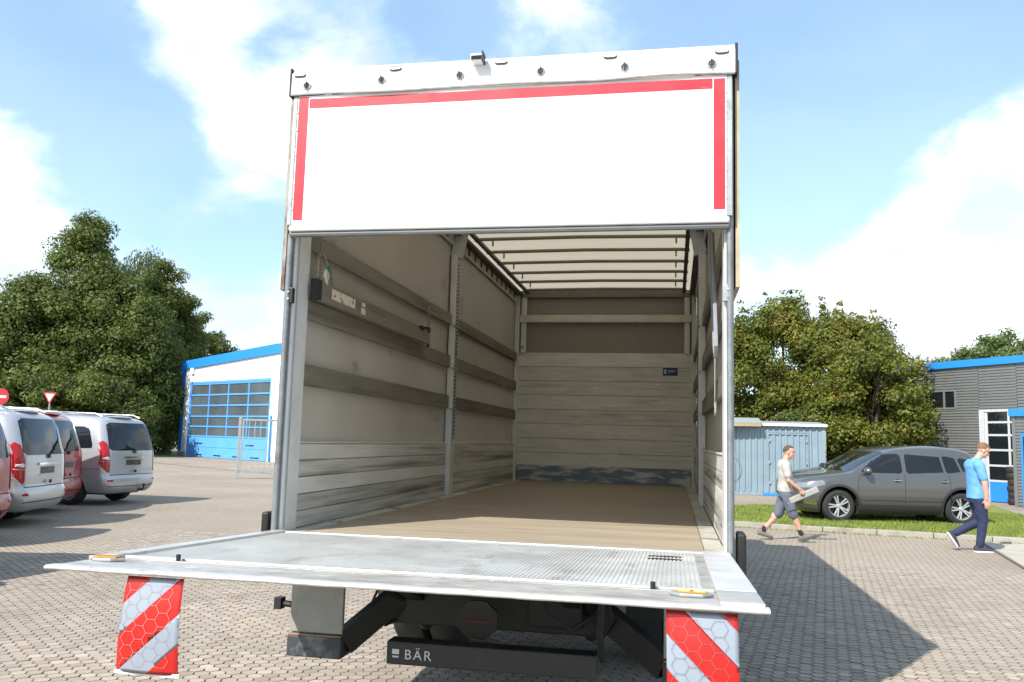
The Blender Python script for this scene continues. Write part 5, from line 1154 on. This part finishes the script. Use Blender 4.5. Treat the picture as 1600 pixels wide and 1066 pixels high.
def face_bits(parent, c, rot, s, hairmat, short=True):
    c = Vector(c)
    for sd in (-1, 1):
        p = c+rot @ Vector((.078, sd*.031, .006))*s; MB().ell(p, (.007*s, .010*s, .006*s), 10, 8).build('eye', M('eye_dark', (.05, .04, .035), .2, var=0), parent)
        MB().obox(c+rot @ Vector((.088, sd*.033, .030))*s, (rot @ Vector((1, 0, 0)), rot @ Vector((0, 1, 0)), rot @ Vector((0, 0, 1))), (.005*s, .020*s, .004*s)).build('eyebrow', hairmat, parent)
    MB().obox(c+rot @ Vector((.0895, 0, -.058))*s, (rot @ Vector((1, 0, 0)), rot @ Vector((0, 1, 0)), rot @ Vector((0, 0, 1))), (.004*s, .020*s, .0022*s)).build('mouth', M('mouth', (.33, .13, .11), .6, var=0), parent)
    h = MB(); n1, n2 = 26, 14; vs = []
    for i in range(n2+1):
        for j_ in range(n1):
            a = 2*math.pi*j_/n1; front = math.cos(a); lim = (1.02 if front > .3 else 1.55+.35*max(0, -front)) if not short else (.95+.0*front if front > .25 else 1.48+.35*max(0, -front))
            t = lim*i/n2; wob = 1+.012*math.sin(j_*5+i*3)
            p = Vector((.107*math.sin(t)*math.cos(a)*wob-.014, .085*math.sin(t)*math.sin(a)*wob, .104*math.cos(t)*wob+.028)); vs.append(c+rot @ p*s)
    h.add(vs, [(i*n1+j_, i*n1+(j_+1) % n1, (i+1)*n1+(j_+1) % n1, (i+1)*n1+j_) for i in range(n2) for j_ in range(n1)]); ho = h.build('hair', hairmat, parent, smooth='all')
def shoe(parent, ank, pitch, mat, sole, s=1.0, L=.28):
    """ank: ankle joint; pitch >0 toe down"""
    rot = Matrix.Rotation(pitch, 3, 'Y'); a = Vector(ank)
    b = MB(); prof = [(-.085, .030, .075), (-.06, .038, .085), (0, .040, .085), (.06, .043, .060), (.12, .047, .046), (.165, .043, .036), (.190, .028, .024)]
    vs = []
    for (x, w, h) in prof:
        for (yy, zz) in ((-w, -.075), (-w*1.0, -.075+h*.5), (-w*.6, -.075+h), (w*.6, -.075+h), (w, -.075+h*.5), (w, -.075)): vs.append(a+rot @ Vector((x, yy, zz+.008))*s)
    n = 6; k = len(prof)
    b.add(vs, [(i*n+j_, i*n+(j_+1) % n, (i+1)*n+(j_+1) % n, (i+1)*n+j_) for i in range(k-1) for j_ in range(n)] + [tuple(range(n)), tuple((k-1)*n+j_ for j_ in range(n))])
    so_ = b.build('shoe', mat, parent, bevel=.01, smooth='all')
    c = MB(); pl = [(x, -w*1.06) for x, w, h in prof]+[(x, w*1.06) for x, w, h in prof[::-1]]
    c.prism(pl, lambda u, v, t: a+rot @ Vector((u, v, t))*s, -.090, -.066); c.build('sole', sole, so_)
m_skin = M('skin', (.53, .30, .21), .55, var=.07, scale=9); m_skin2 = M('fair_skin', (.56, .31, .23), .55, var=.07, scale=9)
m_grey_t = M('pale_grey_tshirt', (.43, .415, .385), .85, var=.08, scale=8, bump=.1); m_shorts = M('slate_work_shorts', (.115, .13, .165), .85, var=.15, scale=8)
m_polo = M('light_blue_polo', (.12, .33, .66), .8, var=.06, scale=8); m_jeans = M('navy_jeans', (.018, .028, .07), .85, var=.2, scale=7)
m_sock = M('black_sock', (.02, .02, .022), .9, var=.1); m_shoe1 = M('grey_trainer', (.17, .15, .125), .8, var=.3, scale=20); m_shoe2 = M('navy_trainer', (.035, .035, .06), .8, var=.2); m_sole1 = M('dark_sole', (.08, .075, .065), .8); m_sole2 = M('white_sole', (.70, .70, .68), .7)
m_hair1 = M('dark_cropped_hair', (.075, .058, .042), .8, var=.2, scale=60); m_hair2 = M('reddish_brown_hair', (.17, .085, .04), .7, var=.25, scale=50)

# --- man in shorts, mid-stride, carrying a metal panel
p1 = thing('person', 'man in pale grey t-shirt and slate shorts walking with a grey panel', 'person', (2.95, 11.62, 0), R(4))
hp_, kr, ar_, kl, al = (.0, 0, .86), (.125, -.10, .50), (.265, -.105, .135), (-.085, .10, .485), (-.37, .095, .155)
S1r, E1r, W1r = (-.015, -.195, 1.365), (.015, -.265, 1.075), (.215, -.235, .925)
S1l, E1l, W1l = (-.015, .195, 1.365), (.02, .255, 1.08), (.24, .10, .90)
b = MB(); rings(b, [(.0, 0, .80, .10, .15, 0), (.0, 0, .90, .11, .16, 0), (.005, 0, 1.02, .105, .145, 0), (.005, 0, 1.20, .115, .165, 0), (-.005, 0, 1.34, .105, .175, 0), (-.005, 0, 1.41, .07, .12, 0), (.015, 0, 1.45, .052, .055, 0), (.045, 0, 1.50, .052, .052, 0)])
limb(b, [(.0, -.085, .84), kr, ar_, (.285, -.105, .09)], [.088, .058, .038, .036]); b.ell((.17, -.10, .38), (.052, .052, .11))
limb(b, [(.0, .085, .84), kl, al, (-.375, .095, .11)], [.088, .058, .038, .036]); b.ell((-.18, .10, .385), (.052, .052, .10))
limb(b, [S1r, E1r, W1r], [.056, .043, .030]); limb(b, [S1l, E1l, W1l], [.056, .043, .030])
hand(b, (.222, -.232, .915), (.72, .15, -.62), (-.3, .9, -.35), .75); hand(b, (.245, .10, .90), (.8, -.45, -.30), (-.3, -.6, -.6), .7)
HC = (.088, -.005, 1.575); rt1 = head(b, HC, R(2), R(-22), .98); b.tube([(.03, 0, 1.44), (.06, 0, 1.53)], .053, 12)
fuse(b, 'body', m_skin, .007, p1, 5); face_bits(p1, HC, rt1, .98, m_hair1, True)
b = MB(); rings(b, [(.0, 0, .865, .128, .178, 0), (.0, 0, .95, .128, .172, 0), (.01, 0, 1.05, .125, .162, 0), (.005, 0, 1.20, .13, .180, 0), (-.005, 0, 1.33, .12, .188, 0), (-.008, 0, 1.405, .085, .135, 0), (.008, 0, 1.435, .06, .068, 0)])
for q in (-1, 1): limb(b, [(-.014, q*.165, 1.365), (-.012, q*.205, 1.335), (-.005, q*.228, 1.27), (.005, q*.25, 1.165)], [.078, .082, .076, .068])
fuse(b, 'tshirt', m_grey_t, .010, p1, 4, .003)
b = MB(); rings(b, [(-.0, 0, .78, .115, .165, 0), (.0, 0, .86, .122, .172, 0), (.0, 0, .93, .12, .165, 0)])
limb(b, [(.0, -.085, .82), (.065, -.095, .64), (.12, -.10, .475)], [.105, .10, .092]); limb(b, [(.0, .085, .82), (-.045, .095, .64), (-.10, .10, .465)], [.105, .10, .092]); b.obox((.075, -.19, .62), ((1, 0, .3), (0, 1, 0), (-.3, 0, 1)), (.06, .022, .07))
fuse(b, 'shorts', m_shorts, .010, p1, 4, .004)
for a, d in ((ar_, -.55), (al, .45)):
    MB().tube([Vector(a)+Vector((-.035 if a is ar_ else .035, 0, .075)), Vector(a)+Vector((0, 0, -.02))], [.043, .046], 12).build('sock', m_sock, p1, smooth=True)
shoe(p1, (ar_[0]+.01, ar_[1], ar_[2]-.015), R(-17), m_shoe1, m_sole1, 1.0); shoe(p1, (al[0], al[1], al[2]-.01), R(14), m_shoe1, m_sole1, 1.0)
pan = thing('metal_panel', 'grey ribbed metal panel held in both hands by the man in shorts', 'panel', (2.95, 11.62, 0), R(4))
dv = Vector((.90, 0, .42)).normalized(); uv_ = Vector((-.42, 0, .90)); pc = Vector((.295, -.145, .825))
MB().obox(pc, (dv, Vector((0, 1, 0)), uv_), (.27, .05, .052)).build('panel_body', M('panel_grey', (.36, .35, .33), .5, .3, var=.15, scale=6), pan, bevel=.006)
for k in (-.028, .0, .028): MB().obox(pc+uv_*k+Vector((0, -.052, 0)), (dv, Vector((0, 1, 0)), uv_), (.262, .004, .007)).build('rib', M('panel_rib', (.52, .50, .46), .5, .3, var=.1), pan)

# --- man in blue polo, head bowed, walking away to the right
p2 = thing('person', 'man in light blue polo and navy jeans walking with head bowed', 'person', (6.06, 11.32, 0), R(3))
kr, ar_, kl, al = (.065, .09, .49), (-.345, .09, .275), (.045, -.09, .49), (-.015, -.09, .105)
b = MB(); rings(b, [(.0, 0, .84, .12, .165, 0), (.0, 0, .96, .13, .175, 0), (.01, 0, 1.10, .14, .172, 0), (.0, 0, 1.30, .135, .185, 0), (-.02, 0, 1.44, .115, .19, 0), (-.02, 0, 1.52, .075, .13, 0), (.015, 0, 1.565, .058, .06, 0), (.06, 0, 1.62, .056, .056, 0)])
limb(b, [(.0, -.09, .90), kl, al], [.095, .062, .042]); limb(b, [(.0, .09, .90), kr, ar_], [.095, .062, .042])
S2r, E2r, W2r = (-.03, -.205, 1.465), (.03, -.265, 1.15), (.055, -.255, .895); S2l, E2l, W2l = (-.03, .205, 1.465), (.02, .26, 1.16), (.17, .24, .95)
limb(b, [S2r, E2r, W2r], [.060, .048, .034]); limb(b, [S2l, E2l, W2l], [.060, .048, .034])
hand(b, (.056, -.253, .885), (.05, .05, -1), (.25, 1, 0), .35, 1.05); hand(b, (.18, .24, .94), (.5, -.1, -.85), (.0, -1, -.2), .7, 1.05)
HC = (.125, -.005, 1.70); rt2 = head(b, HC, R(26), R(-4), 1.03); b.tube([(.02, 0, 1.54), (.09, 0, 1.65)], .058, 12)
fuse(b, 'body', m_skin2, .0075, p2, 5); face_bits(p2, HC, rt2, 1.03, m_hair2, False)
b = MB(); rings(b, [(.0, 0, .885, .155, .195, 0), (.005, 0, .97, .152, .195, 0), (.02, 0, 1.10, .162, .19, 0), (.005, 0, 1.30, .152, .20, 0), (-.02, 0, 1.43, .132, .205, 0), (-.022, 0, 1.51, .09, .15, 0), (.01, 0, 1.56, .068, .075, 0), (.025, 0, 1.585, .064, .068, 0)])
for q in (-1, 1): limb(b, [(-.028, q*.175, 1.465), (-.028, q*.213, 1.445), (-.012, q*.232, 1.37), (.014, q*.254, 1.245)], [.085, .088, .080, .073])
fuse(b, 'polo_shirt', m_polo, .011, p2, 4, .0035)
b = MB(); rings(b, [(.0, 0, .82, .135, .178, 0), (.0, 0, .90, .14, .185, 0), (.0, 0, .95, .138, .182, 0)])
limb(b, [(.0, -.09, .87), (.03, -.09, .66), kl, (.01, -.09, .27), (al[0], -.09, .125)], [.112, .098, .080, .070, .066]); limb(b, [(.0, .09, .87), (.035, .09, .67), kr, (-.16, .09, .38), (ar_[0]+.02, .09, ar_[2]+.015)], [.112, .098, .080, .070, .064])
fuse(b, 'jeans', m_jeans, .011, p2, 4, .004)
shoe(p2, (al[0], al[1], .092), R(0), m_shoe2, m_sole2, 1.06); shoe(p2, (ar_[0]+.0, ar_[1], ar_[2]-.02), R(58), m_shoe2, m_sole2, 1.06)
bag = thing('black_pouch', 'small black pouch carried in the hand of the man in the polo', 'pouch', (6.06, 11.32, 0), R(3))
MB().obox((.215, .22, .865), ((1, 0, .1), (0, 1, 0), (-.1, 0, 1)), (.022, .035, .10)).build('pouch_body', M('black_fabric', (.02, .02, .022), .8, var=.2), bag, bevel=.015); MB().obox((.24, .22, .84), ((1, 0, .1), (0, 1, 0), (-.1, 0, 1)), (.006, .025, .05)).build('pouch_pocket', m_plastic, bag, bevel=.006)
